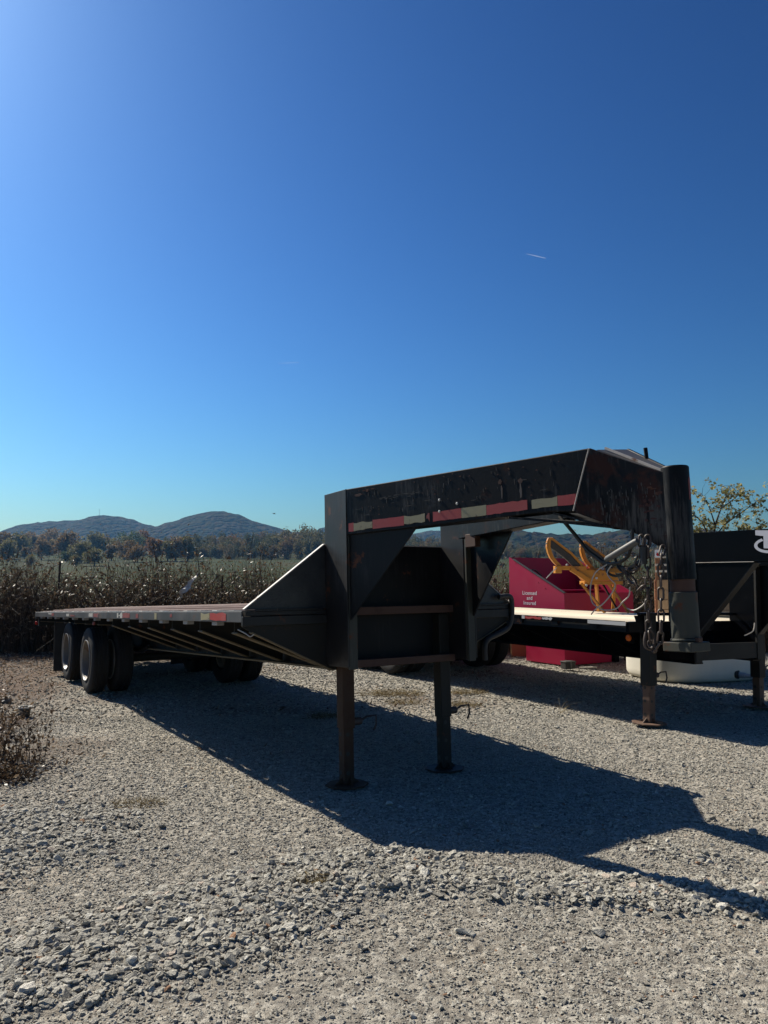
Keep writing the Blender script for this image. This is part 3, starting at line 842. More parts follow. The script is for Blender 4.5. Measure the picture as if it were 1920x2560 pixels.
MB().box(P(REAR - 0.02, -HW + 0.05, 1.02), P(REAR + 0.08, HW - 0.05, 1.149)).build('rear_bumper', M['frame'], T1, bevel=0.004)
for s in (1, -1):
    lb = MB().box(P(REAR - 0.03, s * 1.19, 1.045), P(REAR + 0.03, s * 1.225, 1.105)); lb.build('tail_lamp', M['lampred'], T1, bevel=0.008)
lb = MB().box(P(-5.0, HW - 0.045, 1.10), P(-4.95, HW - 0.02, 1.14)); lb.build('side_marker', M['tape_redfaded'], T1, bevel=0.006)
# deck planks with a slight crown
npk = 13; pw = (2 * (HW - 0.105)) / npk
for i in range(npk):
    l0 = -(HW - 0.105) + i * pw
    cr = 1 - ((l0 + pw / 2) / 1.15) ** 2
    z = 1.268 + 0.052 * cr + random.uniform(-0.003, 0.003)
    mb = MB().box(P(REAR + 0.02 + random.uniform(0, 0.04), l0 + 0.002, z - 0.045), P(A - 0.012, l0 + pw - 0.002, z))
    mb.build('plank', M['deckwood'], T1, bevel=0.004)
# reflective tape remnants on the left rub rail (only the worn pieces the photo shows)
def rail_tape(f0, f1, u0, u1, mat):
    n = max(2, int(abs(f1 - f0) / 0.06))
    top = [(f0 + (f1 - f0) * k / n, u1 - random.uniform(0, 0.012)) for k in range(n + 1)]
    bot = [(f0 + (f1 - f0) * k / n, u0 + random.uniform(0, 0.008)) for k in range(n, -1, -1)]
    MB().prism([P(f, HW + 0.0012, u) for f, u in top + bot], (0, -0.0015, 0)).build('reflective_tape', mat, T1)
for f0, f1, u0, u1, m_ in [(-8.22, -7.91, 1.222, 1.25, 'tape_faded'), (-7.91, -7.69, 1.2, 1.25, 'tape_redfaded'), (-6.66, -6.44, 1.198, 1.244, 'tape_faded'),
        (-6.35, -6.03, 1.198, 1.225, 'tape_redfaded'), (-5.12, -4.89, 1.196, 1.252, 'tape_faded'), (-4.86, -4.55, 1.195, 1.246, 'tape_redfaded'),
        (-3.64, -3.575, 1.192, 1.252, 'tape_faded'), (-3.575, -3.50, 1.212, 1.232, 'tape_faded'), (-3.50, -3.40, 1.192, 1.252, 'tape_faded'), (-3.39, -3.09, 1.193, 1.25, 'tape_redfaded'), (-2.85, -2.76, 1.193, 1.25, 'tape_redfaded'),
        (-2.18, -2.11, 1.19, 1.25, 'tape_white'), (-1.70, -1.64, 1.21, 1.24, 'tape_redfaded'), (-0.88, -0.68, 1.192, 1.25, 'tape_white'), (-0.74, -0.69, 1.193, 1.222, 'tape_faded'), (-0.67, -0.33, 1.19, 1.252, 'tape_red')]:
    rail_tape(f0, f1, u0, u1, M[m_])
# headboard: sloping wings of diamond plate, rising to the posts
hb = MB().prism([P(A - 0.004, 1.20, 1.27), P(A - 0.004, 0.575, 1.733), P(A - 0.004, -0.575, 1.733), P(A - 0.004, -1.20, 1.27)], (-0.006, 0, 0)).build('headboard', M['diamond'], T1)
tr = MB()
for a, b in (((1.205, 1.272), (0.575, 1.738)), ((-1.205, 1.272), (-0.575, 1.738)), ((0.57, 1.738), (-0.57, 1.738))):
    tr.beam(P(A - 0.014, a[0], a[1]), P(A - 0.014, b[0], b[1]), 0.034, 0.007)
tr.build('edge_trim', M['edge'], hb)
for l0, l1 in ((1.2, 0.6), (-0.6, -1.2)):
    MB().box(P(A + 0.002, l0, 1.258), P(A + 0.03, l1, 1.268)).build('front_ledge', M['black_lighter'], T1)
for l0, l1 in ((1.226, 0.575), (-0.575, -1.226)):
    MB().box(P(A - 0.002, l0, 1.157), P(A + 0.028, l1, 1.222)).build('front_rail', M['black_lighter'], T1, bevel=0.003)
    MB().box(P(A - 0.002, l0 - 0.03 * np.sign(l0), 1.226), P(A + 0.02, l1, 1.257)).build('front_rail', M['black_lighter'], T1, bevel=0.003)
# front apron below the rail, tapering down to the beams, with a flange on its lower edge
for s in (1, -1):
    MB().prism([P(A, s * 1.224, 1.155), P(A, s * 1.15, 1.112), P(A, s * 0.626, 0.862), P(A, s * 0.50, 0.818), P(A, s * 0.445, 0.818), P(A, s * 0.445, 1.155)], (-0.01, 0, 0)).build('front_apron', M['frame'], T1)
    MB().beam(P(A - 0.02, s * 1.15, 1.112), P(A - 0.02, s * 0.52, 0.815), 0.06, 0.008).build('apron_flange', M['flange'], T1)
MB().box(P(A + 0.0, 0.486, 0.83), P(A - 0.01, -0.486, 1.735)).build('front_panel', M['black'], T1)
MB().box(P(0.052, 0.484, 1.212), P(0.115, -0.484, 1.27)).build('front_crossbar', M['rust'], T1, bevel=0.004)
MB().box(P(0.052, 0.484, 0.835), P(0.12, -0.484, 0.89)).build('front_crossbar', M['rust'], T1, bevel=0.004)
# posts
for s in (1, -1):
    mb = MB()
    mb.box(P(A + 0.002, s * 0.488, 0.85), P(0.26, s * 0.558, 2.093))
    pst = mb.build('post', M['black_lighter'], T1, bevel=0.006)
    MB().box(P(A + 0.0, s * 0.5582, 0.86), P(0.289, s * 0.57, 2.106)).build('side_plate', M['black_lighter'], pst, bevel=0.002)
    MB().box(P(0.262, s * 0.492, 0.84), P(0.289, s * 0.557, 2.0)).build('front_plate', M['coupler'], pst, bevel=0.004)
# neck beams converging on the coupler
def neck_pt(f, side, off=0.0):
    # centre line of the outer face: L from .57 at F=.29 to .16 at F=2.197
    L = 0.57 - (f - 0.29) * (0.41 / 1.907)
    return side * (L + off)
for s in (1, -1):
    d = Vector(P(2.197, neck_pt(2.197, s), 0)) - Vector(P(0.29, neck_pt(0.29, s), 0))
    nrm = Vector((d.y, -d.x, 0)).normalized() * 0.13
    if nrm.y * s < 0: nrm = -nrm           # inward: towards L = 0
    poly = [P(0.29, neck_pt(0.29, s), 2.105), P(2.197, neck_pt(2.197, s), 2.09), P(2.085, neck_pt(2.085, s), 1.762), P(1.95, neck_pt(1.95, s), 1.776), P(0.29, neck_pt(0.29, s), 1.779)]
    nb = MB().prism(poly, nrm).build('neck_beam', M['black_worn'], T1, bevel=0.005)
    # gusset under the beam, behind the post
    g2 = [P(0.291, neck_pt(0.291, s, -0.02), 1.778), P(0.93, neck_pt(0.93, s, -0.02), 1.778), P(0.291, neck_pt(0.291, s, -0.02), 1.182)]
    MB().prism(g2, nrm.normalized() * 0.012).build('gusset', M['black'], T1)
    # front piece dropping to the coupler
    rz = 0.0 if s > 0 else 0.024
    f = [P(2.2, neck_pt(2.2, s), 2.09 + rz), P(2.298, s * 0.131, 2.04 + rz), P(2.59, s * 0.058, 1.903 + rz * 0.4), P(2.60, s * 0.058, 1.50), P(2.5, s * 0.075, 1.565), P(2.391, s * 0.094, 1.63), P(2.285, s * 0.118, 1.668), P(2.088, neck_pt(2.088, s), 1.76)]
    MB().prism(f, nrm.normalized() * 0.02).build('neck_front', M['black_rusty'], T1, bevel=0.003)
    wl = MB().tube([P(2.199, neck_pt(2.199, s, 0.001), 2.088), P(2.14, neck_pt(2.14, s, 0.001), 1.92), P(2.088, neck_pt(2.088, s, 0.001), 1.765)], 0.004, 6)
    wl.build('weld_seam', M['edge'], T1)
    we = MB().tube([P(0.29, s * 0.5695, 2.105), P(0.29, s * 0.5695, 1.2)], 0.004, 6); we.build('weld_seam', M['frame'], T1)
# top and bottom plates joining the two beams at the coupler
MB().prism([P(2.2, 0.10, 2.086), P(2.2, -0.15, 2.11), P(2.588, -0.055, 1.909), P(2.588, 0.05, 1.899)], (0, 0, -0.01)).build('neck_top_plate', M['rail'], T1)
MB().beam(P(2.212, 0.05, 2.097), P(2.58, 0.03, 1.908), 0.012, 0.012).build('weld_seam', M['edge'], T1)
MB().prism([P(1.95, 0.20, 1.774), P(1.95, -0.20, 1.774), P(2.09, -0.175, 1.748), P(2.285, -0.115, 1.662), P(2.285, 0.115, 1.662), P(2.09, 0.175, 1.748)][:2] + [P(2.29, -0.10, 1.662), P(2.29, 0.10, 1.662)], (0, 0, -0.012)).build('neck_bottom_plate', M['black_worn'], T1)
MB().prism([P(1.66, 0.262, 1.776), P(1.66, -0.262, 1.776), P(1.98, -0.19, 1.724), P(1.98, 0.19, 1.724)], (0, 0, -0.012)).build('neck_bottom_plate', M['black_worn'], T1)
MB().prism([P(1.98, 0.185, 1.722), P(1.98, -0.185, 1.722), P(2.3, -0.105, 1.664), P(2.3, 0.105, 1.664)], (0, 0, -0.012)).build('neck_bottom_plate', M['black_worn'], T1)
MB().box(P(0.40, -0.40, 1.70), P(0.52, -0.452, 1.80)).build('bracket', M['rust'], T1, bevel=0.004)
# worn tape along the neck beam, red and white by turns
def neck_tape(f0, f1, mat, u0=1.797, u1=1.861, ragged=0.003):
    n = max(2, int((f1 - f0) / 0.03))
    fs = [f0 + (f1 - f0) * k / n for k in range(n + 1)]
    up = [P(f, neck_pt(f, 1, 0.0022), u1 - random.uniform(0, ragged)) for f in fs]
    dn = [P(f, neck_pt(f, 1, 0.0022), u0 + random.uniform(0, ragged)) for f in fs[::-1]]
    MB().prism(up + dn, (0, 0.0018, 0)).build('reflective_tape', M[mat], T1)
for f0, f1, m_, rg in [(0.315, 0.366, 'tape_red', .004), (0.367, 0.553, 'tape_white', .012), (0.556, 0.848, 'tape_red', .003), (0.850, 1.03, 'tape_white', .011), (1.045, 1.07, 'tape_redfaded', .03), (1.099, 1.325, 'tape_red', .004), (1.327, 1.514, 'tape_white', .003), (1.516, 1.80, 'tape_red', .008), (1.83, 1.994, 'tape_white', .012), (1.996, 2.108, 'tape_red', .006)]:
    neck_tape(f0, f1, m_, ragged=rg)
for f, u in ((1.155, 1.93), (1.295, 1.892), (1.153, 1.857)):
    b_ = MB().lathe([(-0.002, 0.009), (0.005, 0.0085), (0.007, 0.005), (0.0075, 0.0)], P(f, neck_pt(f, 1), u), (-0.21, -0.98, 0), 10)
    b_.build('bolt', M['steel'], T1, smooth=40)
# runs and bare patches on the neck's paint
def blotch(name, f, u, wd, ht, mat, n=14, off=0.0016):
    pl = []
    for k in range(n):
        a = 2 * math.pi * k / n; r_ = random.uniform(0.6, 1.0)
        ff = f + wd * r_ * math.cos(a)
        pl.append(P(ff, neck_pt(ff, 1, off), u + ht * r_ * math.sin(a)))
    MB().prism(pl, (0, 0.0012, 0)).build(name, mat, T1)
M['run'] = paint('rust_run', (0.07, 0.055, 0.05), 0.7, rust=0.3, dust=0.4)
for f, u, wd, ht in ((1.62, 1.985, .016, .02), (1.76, 1.97, .018, .02), (0.42, 2.05, .05, .012), (1.63, 1.925, .007, .05), (1.76, 1.915, .009, .055)):
    blotch('paint_scuff', f, u, wd, ht, M['run'] if ht > .03 else M['rust'])
# fine scuffs, drips and chips in the neck's paint: too small to pick apart, one part per tone
def front_pt(f, off=0.0): return 0.16 - (f - 2.2) * 0.2615 + off
M['scuff_pale'] = paint('pale_paint_scuff', (0.055, 0.052, 0.047), 0.7, dust=0.3, dustcol=(0.09, 0.085, 0.075))
M['scuff_rust'] = paint('rust_chip', (0.05, 0.015, 0.010), 0.75, rust=0.3)
def scuffs(name, mat, items):
    mb = MB()
    for f, u, wd, ht in items:
        n_ = 8; pl = []
        for k in range(n_):
            a = 2 * math.pi * k / n_; r_ = random.uniform(0.45, 1.0)
            ff = f + wd * r_ * math.cos(a); fn = neck_pt if f < 2.15 else (lambda q, s_, o_: front_pt(q, o_))
            pl.append(P(ff, fn(ff, 1, 0.0016), u + ht * r_ * math.sin(a)))
        mb.prism(pl, (0, 0.001, 0))
    o_ = mb.build(name, M[mat], T1); o_['kind'] = 'stuff'
rv = random.uniform
items = [(rv(0.45, 2.0), rv(1.90, 2.07), rv(.002, .004), rv(.006, .03)) for _ in range(40)]
items += [(0.80 + rv(-.16, .2), 1.995 + rv(-.012, .012) , rv(.01, .03), rv(.002, .004)) for _ in range(16)]
items += [(rv(2.24, 2.55), rv(1.68, 1.86), rv(.0015, .0035), rv(.006, .028)) for _ in range(70)]
items += [(rv(0.4, 2.0), rv(1.88, 2.09), rv(.02, .06), rv(.0012, .002)) for _ in range(10)]
scuffs('paint_scuff', 'scuff_pale', items)
items = [(rv(2.45, 2.55), rv(1.62, 1.86), rv(.008, .03), rv(.004, .016)) for _ in range(14)]
items += [(rv(0.35, 2.05), rv(1.88, 2.08), rv(.003, .01), rv(.003, .008)) for _ in range(30)]
items += [(rv(0.35, 0.6), 2.075 + rv(-.01, .008), rv(.01, .04), rv(.004, .009)) for _ in range(6)]
scuffs('rust_chip', 'scuff_rust', items)
# coupler: outer pipe, rusty inner pipe, socket body
c = P(2.60, 0, 0)
MB().lathe([(1.3795, 0.0), (1.3795, 0.0655), (1.3805, 0.0665), (1.93, 0.0665), (1.936, 0.062), (1.938, 0.0)], (c[0], c[1], 0), (0, 0, 1), 40).build('coupler_pipe', M['black_worn'], T1, smooth=35)
MB().lathe([(1.315, 0.058), (1.3794, 0.058)], (c[0], c[1], 0), (0, 0, 1), 36).build('coupler_inner_pipe', M['rust'], T1, smooth=35)
cb = MB().lathe([(1.10, 0.0), (1.10, 0.0655), (1.317, 0.0655), (1.32, 0.061), (1.32, 0.0)], (c[0], c[1], 0), (0, 0, 1), 40).build('coupler_socket', M['coupler'], T1, smooth=35)
q = MB()
q.lathe([(1.098, 0.0), (1.098, 0.07), (1.085, 0.072), (1.082, 0.0)], (c[0], c[1], 0), (0, 0, 1), 36)
q.box(P(2.52, -0.072, 1.036), P(2.68, 0.072, 1.081))
q.build('coupler_plate', M['coupler'], cb, bevel=0.004)
MB().box(P(2.66, -0.012, 1.082), P(2.685, 0.02, 1.103)).build('latch', M['rust'], cb, bevel=0.003)
q = MB()
arc = [0.1 + k * 0.08 for k in range(6)]
vs = []; fs = []
for k, a in enumerate(arc):
    for uu in (1.765, 1.885 - 0.02 * abs(k - 3) / 3):
        vs.append(P(2.60 + 0.0678 * math.cos(a), -0.0678 * math.sin(a), uu))
for k in range(5): fs.append((2 * k, 2 * k + 2, 2 * k + 3, 2 * k + 1))
q.add(vs, fs); q.build('reflective_tape', M['tape_redfaded'], T1)
MB().tube([P(2.36, -0.1, 1.98), P(2.352, -0.1, 2.085)], 0.011, 10).build('breakaway_rod', M['black_worn'], T1, smooth=40)
# jacks
jack(T1, 0.437, 1.205, 0.40, M['jack_dark'], M['jack_dark'], crank=True, up_crank=0.44)
jack(T1, -0.437, 1.205, 0.40, M['frame'], M['frame'], crank=True, up_crank=0.44)
# hoses, plug and wires
MB().tube([P(1.80, 0.0, 1.775), P(1.921, 0, 1.65), P(2.004, 0, 1.558), P(2.104, 0, 1.495), P(2.2, 0.02, 1.47)], 0.011, 8).build('brake_hose', M['hose'], T1, smooth=50)
MB().tube([P(2.402, .1, 1.64), P(2.397, .1, 1.566), P(2.364, .1, 1.503), P(2.306, .1, 1.474), P(2.231, .1, 1.474)], 0.009, 8).build('cable', M['hose'], T1, smooth=50)
MB().tube([P(2.262, .15, 1.493), P(2.275, .15, 1.498), P(2.353, .15, 1.528), P(2.46, .15, 1.570), P(2.472, .15, 1.575)], [0.011, 0.016, 0.0175, 0.0175, 0.014], 14).build('plug', M['plug'], T1, smooth=40)
for pth in ([(2.43, .06, 1.60), (2.41, .05, 1.50), (2.33, .06, 1.45), (2.25, .08, 1.47), (2.21, .09, 1.44), (2.27, .09, 1.41), (2.36, .08, 1.44), (2.44, .07, 1.50), (2.47, .06, 1.58)],
            [(2.46, .09, 1.59), (2.44, .1, 1.47), (2.39, .1, 1.42), (2.31, .1, 1.44), (2.28, .1, 1.50)]):
    MB().tube(smooth_path([P(*p) for p in pth]), 0.007, 6).build('cable', M['hose'], T1, smooth=60)
MB().tube([P(2.49, .13, 1.545), P(2.485, .13, 1.46)], 0.017, 10).build('plug', M['hose'], T1, smooth=40)
for pth in ([(2.258, .1, 1.469), (2.223, .1, 1.429), (2.257, .11, 1.39), (2.271, .1, 1.365), (2.242, .1, 1.318), (2.19, .11, 1.267), (2.133, .1, 1.243), (2.097, .1, 1.213)],
            [(2.366, .1, 1.35), (2.355, .1, 1.306), (2.322, .11, 1.276), (2.268, .1, 1.242), (2.187, .1, 1.236), (2.134, .1, 1.257), (2.105, .1, 1.285), (2.11, .11, 1.353), (2.141, .1, 1.432), (2.231, .1, 1.474)],
            [(2.34, .1, 1.244), (2.383, .1, 1.234), (2.434, .1, 1.255), (2.467, .1, 1.284)]):
    MB().tube(smooth_path([P(*p) for p in pth]), 0.0035, 5).build('loose_wire', M['wire'], T1, smooth=60)
MB().tube(smooth_path([P(-0.22, 1.18, 1.13), P(-0.1, 1.17, 1.105), P(-0.04, 1.16, 1.085), P(-0.02, 1.14, 1.10)]), 0.0045, 5).build('loose_wire', M['wire'], T1, smooth=60)
# bent conduit at the right front corner of the deck
MB().tube(smooth_path([P(0.0, -1.05, 1.325), P(0, -1.16, 1.33), P(0, -1.19, 1.29), P(0, -1.185, 1.16), P(0, -1.14, 1.065), P(0, -1.02, 1.015), P(0, -0.93, 0.985), P(0, -0.885, 0.93), P(0, -0.88, 0.81)]), 0.022, 10).build('conduit', M['hose'], T1, smooth=50)
# running gear
TY = 0.42
for f in (-5.60, -7.0):
    uc = TY - f * 0.0401 - 0.004
    for s in (1, -1):
        wheel(T1, f, -s * (1.155 - 0.1075), uc, TY, -s)
        wheel(T1, f, -s * (1.155 - 0.1075 - 0.30), uc, TY, -s)
    MB().tube([P(f, 0.74, uc), P(f, -0.74, uc)], 0.055, 12).build('axle', M['frame'], T1, smooth=40)
for s in (1, -1):
    MB().box(P(-6.45, s * 0.46, 0.74), P(-6.15, s * 0.52, 0.86)).build('spring_hanger', M['frame'], T1)
    for f in (-5.6, -7.0):
        MB().tube([P(f - 0.55, s * 0.5, 0.80), P(f - 0.25, s * 0.5, 0.745), P(f, s * 0.5, 0.735), P(f + 0.25, s * 0.5, 0.745), P(f + 0.55, s * 0.5, 0.80)], 0.03, 6).build('leaf_spring', M['frame'], T1)
    MB().box(P(-7.86, s * 0.62, 0.36), P(-7.85, s * 1.19, 1.12)).build('mud_flap', M['flap'], T1)
# ------------------------------------------------------------------ safety chains at the coupler
def chain_link_mesh():
    mb = MB()
    r_, hl = 0.0125, 0.018
    path = []
    for k in range(7):
        a = -math.pi / 2 + math.pi * k / 6; path.append((hl + r_ * math.cos(a), r_ * math.sin(a), 0))
    for k in range(7):
        a = math.pi / 2 + math.pi * k / 6; path.append((-hl + r_ * math.cos(a), r_ * math.sin(a), 0))
    mb.tube(path, 0.0052, 5, closed=True)
    o = mb.build('link', M['chain'], None, smooth=60); me = o.data; bpy.data.objects.remove(o)
    return me
LINK = chain_link_mesh()
def chain(label, pts, pitch=0.047, hook=False):
    pts = [MAT1 @ Vector(P(*p)) for p in pts]
    pa = smooth_path(pts, 10)
    root = empty('safety_chain', tuple(pa[0]))
    tag(root, label, 'chain', 'safety chains at the coupler')
    acc = 0; last = pa[0]; k = 0
    base = pa[0]
    for p in pa[1:]:
        if (p - last).length >= pitch:
            d = (p - last).normalized()
            mid = (p + last) / 2 - base
            o = bpy.data.objects.new('link', LINK); col.objects.link(o); o.parent = root
            x = d; a = Vector((0.3, 1, 0.2)) if abs(d.z) > 0.5 else Vector((0, 0, 1))
            y = a.cross(x).normalized(); z = x.cross(y)
            tw = (k % 2) * math.pi / 2 + random.uniform(-0.35, 0.35)
            y2 = y * math.cos(tw) + z * math.sin(tw); z2 = x.cross(y2)
            m = Matrix((( x.x, y2.x, z2.x, mid.x), (x.y, y2.y, z2.y, mid.y), (x.z, y2.z, z2.z, mid.z), (0, 0, 0, 1)))
            o.matrix_local = m
            last = p; k += 1
    if hook is not False:
        h = MAT1 @ Vector(P(*hook)) - base
        s_ = MB()
        up = Vector((0, 0, 1)); rt = Vector((1, 0, 0))
        pth = [h + up * 0.05, h + up * 0.02 + rt * 0.018, h - up * 0.02 + rt * 0.022, h - up * 0.05 + rt * 0.005, h - up * 0.045 - rt * 0.02, h - up * 0.01 - rt * 0.026, h + up * 0.03 - rt * 0.018]
        s_.tube(smooth_path(pth), 0.008, 6); s_.build('hook', M['chain'], root, smooth=60)
    return root
chain('long rusty safety chain hanging in a loop beside the coupler, hook at the bottom', [(2.503, .11, 1.60), (2.501, .12, 1.479), (2.496, .12, 1.381), (2.486, .12, 1.245), (2.482, .12, 1.129), (2.487, .12, 1.072), (2.517, .12, 1.038), (2.544, .12, 1.083), (2.557, .12, 1.169), (2.564, .12, 1.283), (2.572, .12, 1.398), (2.575, .11, 1.50), (2.57, .07, 1.56)], hook=(2.495, .13, 1.10))
chain('short rusty safety chain bunched in knots below the grey plug', [(2.474, .12, 1.604), (2.463, .12, 1.521), (2.437, .13, 1.443), (2.377, .13, 1.438), (2.339, .12, 1.448), (2.325, .12, 1.42), (2.354, .12, 1.407), (2.4, .13, 1.405), (2.421, .12, 1.36), (2.443, .12, 1.328), (2.474, .13, 1.343), (2.491, .14, 1.382)])
# ------------------------------------------------------------------ the second trailer, parked behind and to the right
YAW = R(31.99); ROLL = R(1.4)
Fh = Vector((math.sin(YAW), -math.cos(YAW), 0)); Lh = Vector((-math.cos(YAW), -math.sin(YAW), 0)); Zh = Vector((0, 0, 1))
MAT2 = frame_matrix(Vector((3.505, 8.494, 0)), Fh, Lh * math.cos(ROLL) + Zh * math.sin(ROLL), Zh * math.cos(ROLL) - Lh * math.sin(ROLL))
T2 = empty('flatbed_trailer', mat=MAT2)
tag(T2, 'newer black gooseneck flatbed trailer with bright pine deck boards and an amber side lamp', 'trailer', 'gooseneck flatbed trailers')
REAR2 = -7.4; HW2 = 1.27
for s in (1, -1):
    w_ = MB().prism([P(0.27, s * 0.5, 0.60), P(REAR2, s * 0.5, 0.60), P(REAR2, s * 0.5, 0.90), P(0.27, s * 0.5, 0.90)], (0, s * 0.012, 0)).build('main_beam', M['black_new'], T2)
    MB().box(P(0.27, s * 0.43, 0.585), P(REAR2, s * 0.58, 0.599)).build('flange', M['black_new'], w_)
    MB().box(P(REAR2, s * (HW2 - 0.01), 0.965), P(-0.02, s * HW2, 1.012)).build('rub_rail', M['black_new'], T2, bevel=0.003)
    MB().box(P(REAR2, s * (HW2 - 0.03), 0.90), P(-0.02, s * (HW2 - 0.045), 0.985)).build('side_rail', M['black'], T2)
    for k in range(12):
        f = -0.45 - k * 0.58
        MB().box(P(f - 0.05, s * (HW2 - 0.029), 0.925), P(f + 0.05, s * (HW2 - 0.0105), 1.0)).build('stake_pocket', M['black'], T2)
        MB().prism([P(f, s * 0.52, 0.62), P(f, s * 1.2, 0.86), P(f, s * 1.2, 0.93), P(f, s * 0.52, 0.93)], (0.01, 0, 0)).build('outrigger', M['black_new'], T2)
    MB().box(P(A, s * 0.487, 0.61), P(0.27, s * 0.57, 1.925)).build('post', M['black_new'], T2, bevel=0.006)
    MB().box(P(0.272, s * 0.48, 0.60), P(0.30, s * 0.575, 1.62)).build('front_plate', M['frame'], T2, bevel=0.004)
    MB().prism([P(0.274, s * 0.575, 1.933), P(1.75, s * 0.575, 1.933), P(1.75, s * 0.575, 1.623), P(0.274, s * 0.575, 1.623)], (0, s * 0.075, 0)).build('neck_beam', M['black_new'], T2, bevel=0.005)
    MB().prism([P(1.752, s * 0.575, 1.933), P(2.55, s * 0.14, 1.85), P(2.55, s * 0.14, 1.5), P(1.752, s * 0.575, 1.623)], (0, s * 0.05, 0)).build('neck_front', M['black_new'], T2)
    gs = MB().prism([P(0.302, s * 0.565, 1.621), P(0.955, s * 0.565, 1.621), P(0.302, s * 0.565, 0.875)], (0, s * 0.01, 0)).build('gusset', M['black_new'], T2)
    MB().beam(P(0.955, s * 0.53, 1.616), P(0.31, s * 0.53, 0.878), 0.09, 0.008).build('edge_trim', M['black'], gs)
    MB().tube([P(0.28, s * 0.576, 1.622), P(0.95, s * 0.576, 1.622)], 0.004, 5).build('weld_seam', M['rail'], T2)
MB().box(P(2.45, 0.135, 1.5), P(2.6, -0.135, 1.86)).build('coupler_head', M['black_new'], T2, bevel=0.005)
MB().lathe([(1.0, 0.0), (1.0, 0.06), (1.95, 0.06), (1.955, 0.0)], (2.68, 0, 0), (0, 0, 1), 28).build('coupler_pipe', M['black_new'], T2, smooth=40)
MB().box(P(0.24, 0.478, 0.62), P(0.29, -0.478, 0.79)).build('front_crossbar', M['frame'], T2, bevel=0.004)
MB().box(P(A - 0.02, 0.486, 0.60), P(A - 0.032, -0.486, 0.962)).build('front_panel', M['black_new'], T2)
for l0, l1 in ((1.259, 0.575), (0.485, -0.485), (-0.575, -1.259)):
    MB().box(P(-0.018, l0, 0.9), P(0.02, l1, 1.008)).build('front_rail', M['black_new'], T2, bevel=0.003)
npk = 13; pw = 2 * (HW2 - 0.05) / npk
for i in range(npk):
    l0 = -(HW2 - 0.05) + i * pw
    MB().box(P(REAR2 + random.uniform(0, .03), l0 + 0.002, 0.972), P(-0.02, l0 + pw - 0.002, 1.008 + random.uniform(0, 0.003))).build('plank', M['pine'], T2, bevel=0.003)
def tape2(f0, f1, mat, u0=0.97, u1=1.008, rg=0.002):
    n = 8; fs = [f0 + (f1 - f0) * k / n for k in range(n + 1)]
    MB().prism([P(f, HW2 + 0.0012, u1 - random.uniform(0, rg)) for f in fs] + [P(f, HW2 + 0.0012, u0 + random.uniform(0, rg)) for f in fs[::-1]], (0, -0.0015, 0)).build('reflective_tape', M[mat], T2)
tape2(-1.55, -1.50, 'tape_silver'); tape2(-1.49, -1.22, 'tape_red', rg=0.014); tape2(-1.21, -1.05, 'tape_silver', rg=0.02)
tape2(-0.52, -0.01, 'tape_silver', u0=0.966, u1=1.007)
tape2(-2.6, -2.42, 'tape_red'); tape2(-2.40, -2.2, 'tape_silver')
lp = MB().lathe([(0, 0.0), (0.0, 0.034), (0.012, 0.034), (0.02, 0.028), (0.024, 0.0)], P(-0.2, 1.0, 0.83), (0, -1, 0), 20).build('side_lamp', M['amber'], T2, smooth=40)
MB().box(P(-0.27, 0.985, 0.77), P(-0.13, 1.0, 0.90)).build('lamp_bracket', M['black_new'], lp)
for s in (1, -1):
    j2 = jack(T2, s * 0.945, 1.10, 0.36, M['jack_rust'], M['frame'], size=0.118, inset=0.015, pad=0.17, crank=True, foot=-s * 0.024 + 0.004, up_crank=0.46)
    MB().prism([P(0.0, s * 1.01, 1.07), P(0.0, s * 1.16, 1.07), P(0.0, s * 1.02, 0.78)], (0.01, 0, 0)).build('jack_bracket', M['black_new'], j2)
MB().tube([P(0.03, 1.13, 1.085), P(0.03, -1.05, 1.085)], 0.016, 8).build('jack_shaft', M['black_new'], T2, smooth=50)
MB().tube(smooth_path([P(0.31, -0.42, 1.0), P(0.33, -0.36, 0.92), P(0.33, -0.25, 0.88), P(0.33, -0.2, 0.87)]), 0.006, 5).build('loose_wire', M['wire'], T2, smooth=60)
# letter and ring of the maker's mark on the left neck beam
def ringarc(c, a, b, wd, t0, t1, n=40):
    vs = []; fs = []
    for k in range(n + 1):
        t_ = t0 + (t1 - t0) * k / n
        for q in (0, 1):
            for off in (0.0015, 0.0):
                vs.append(P(c[0] + (a - q * wd) * math.cos(t_), 0.65 + off, c[1] + (b - q * wd * 0.8) * math.sin(t_)))
    for k in range(n):
        i = 4 * k
        fs += [(i, i + 2, i + 6, i + 4), (i, i + 4, i + 5, i + 1), (i + 2, i + 3, i + 7, i + 6)]
    return vs, fs
lt = MB()
lt.prism([P(1.02, 0.6515, 1.918), P(1.26, 0.6515, 1.905), P(1.235, 0.6515, 1.858), P(1.17, 0.6515, 1.862), P(1.17, 0.6515, 1.74), P(1.10, 0.6515, 1.745), P(1.10, 0.6515, 1.86), P(1.055, 0.6515, 1.866), P(1.02, 0.6515, 1.872)], (0, 0.0015, 0))
lt.build('logo', M['greywhite'], T2)
vs, fs = ringarc((1.16, 1.772), 0.155, 0.075, 0.032, R(120), R(400))
MB().add(vs, fs).build('logo', M['greywhite'], T2)
for f in (-4.82, -5.72):
    for s in (1, -1):
        wheel(T2, f, -s * (1.06 - 0.1075), 0.415 - s * 0.024, 0.415, -s)
        wheel(T2, f, -s * (1.06 - 0.1075 - 0.29), 0.415 - s * 0.02, 0.415, -s)
    MB().tube([P(f, 0.6, 0.415), P(f, -0.6, 0.415)], 0.055, 10).build('axle', M['black_new'], T2, smooth=40)

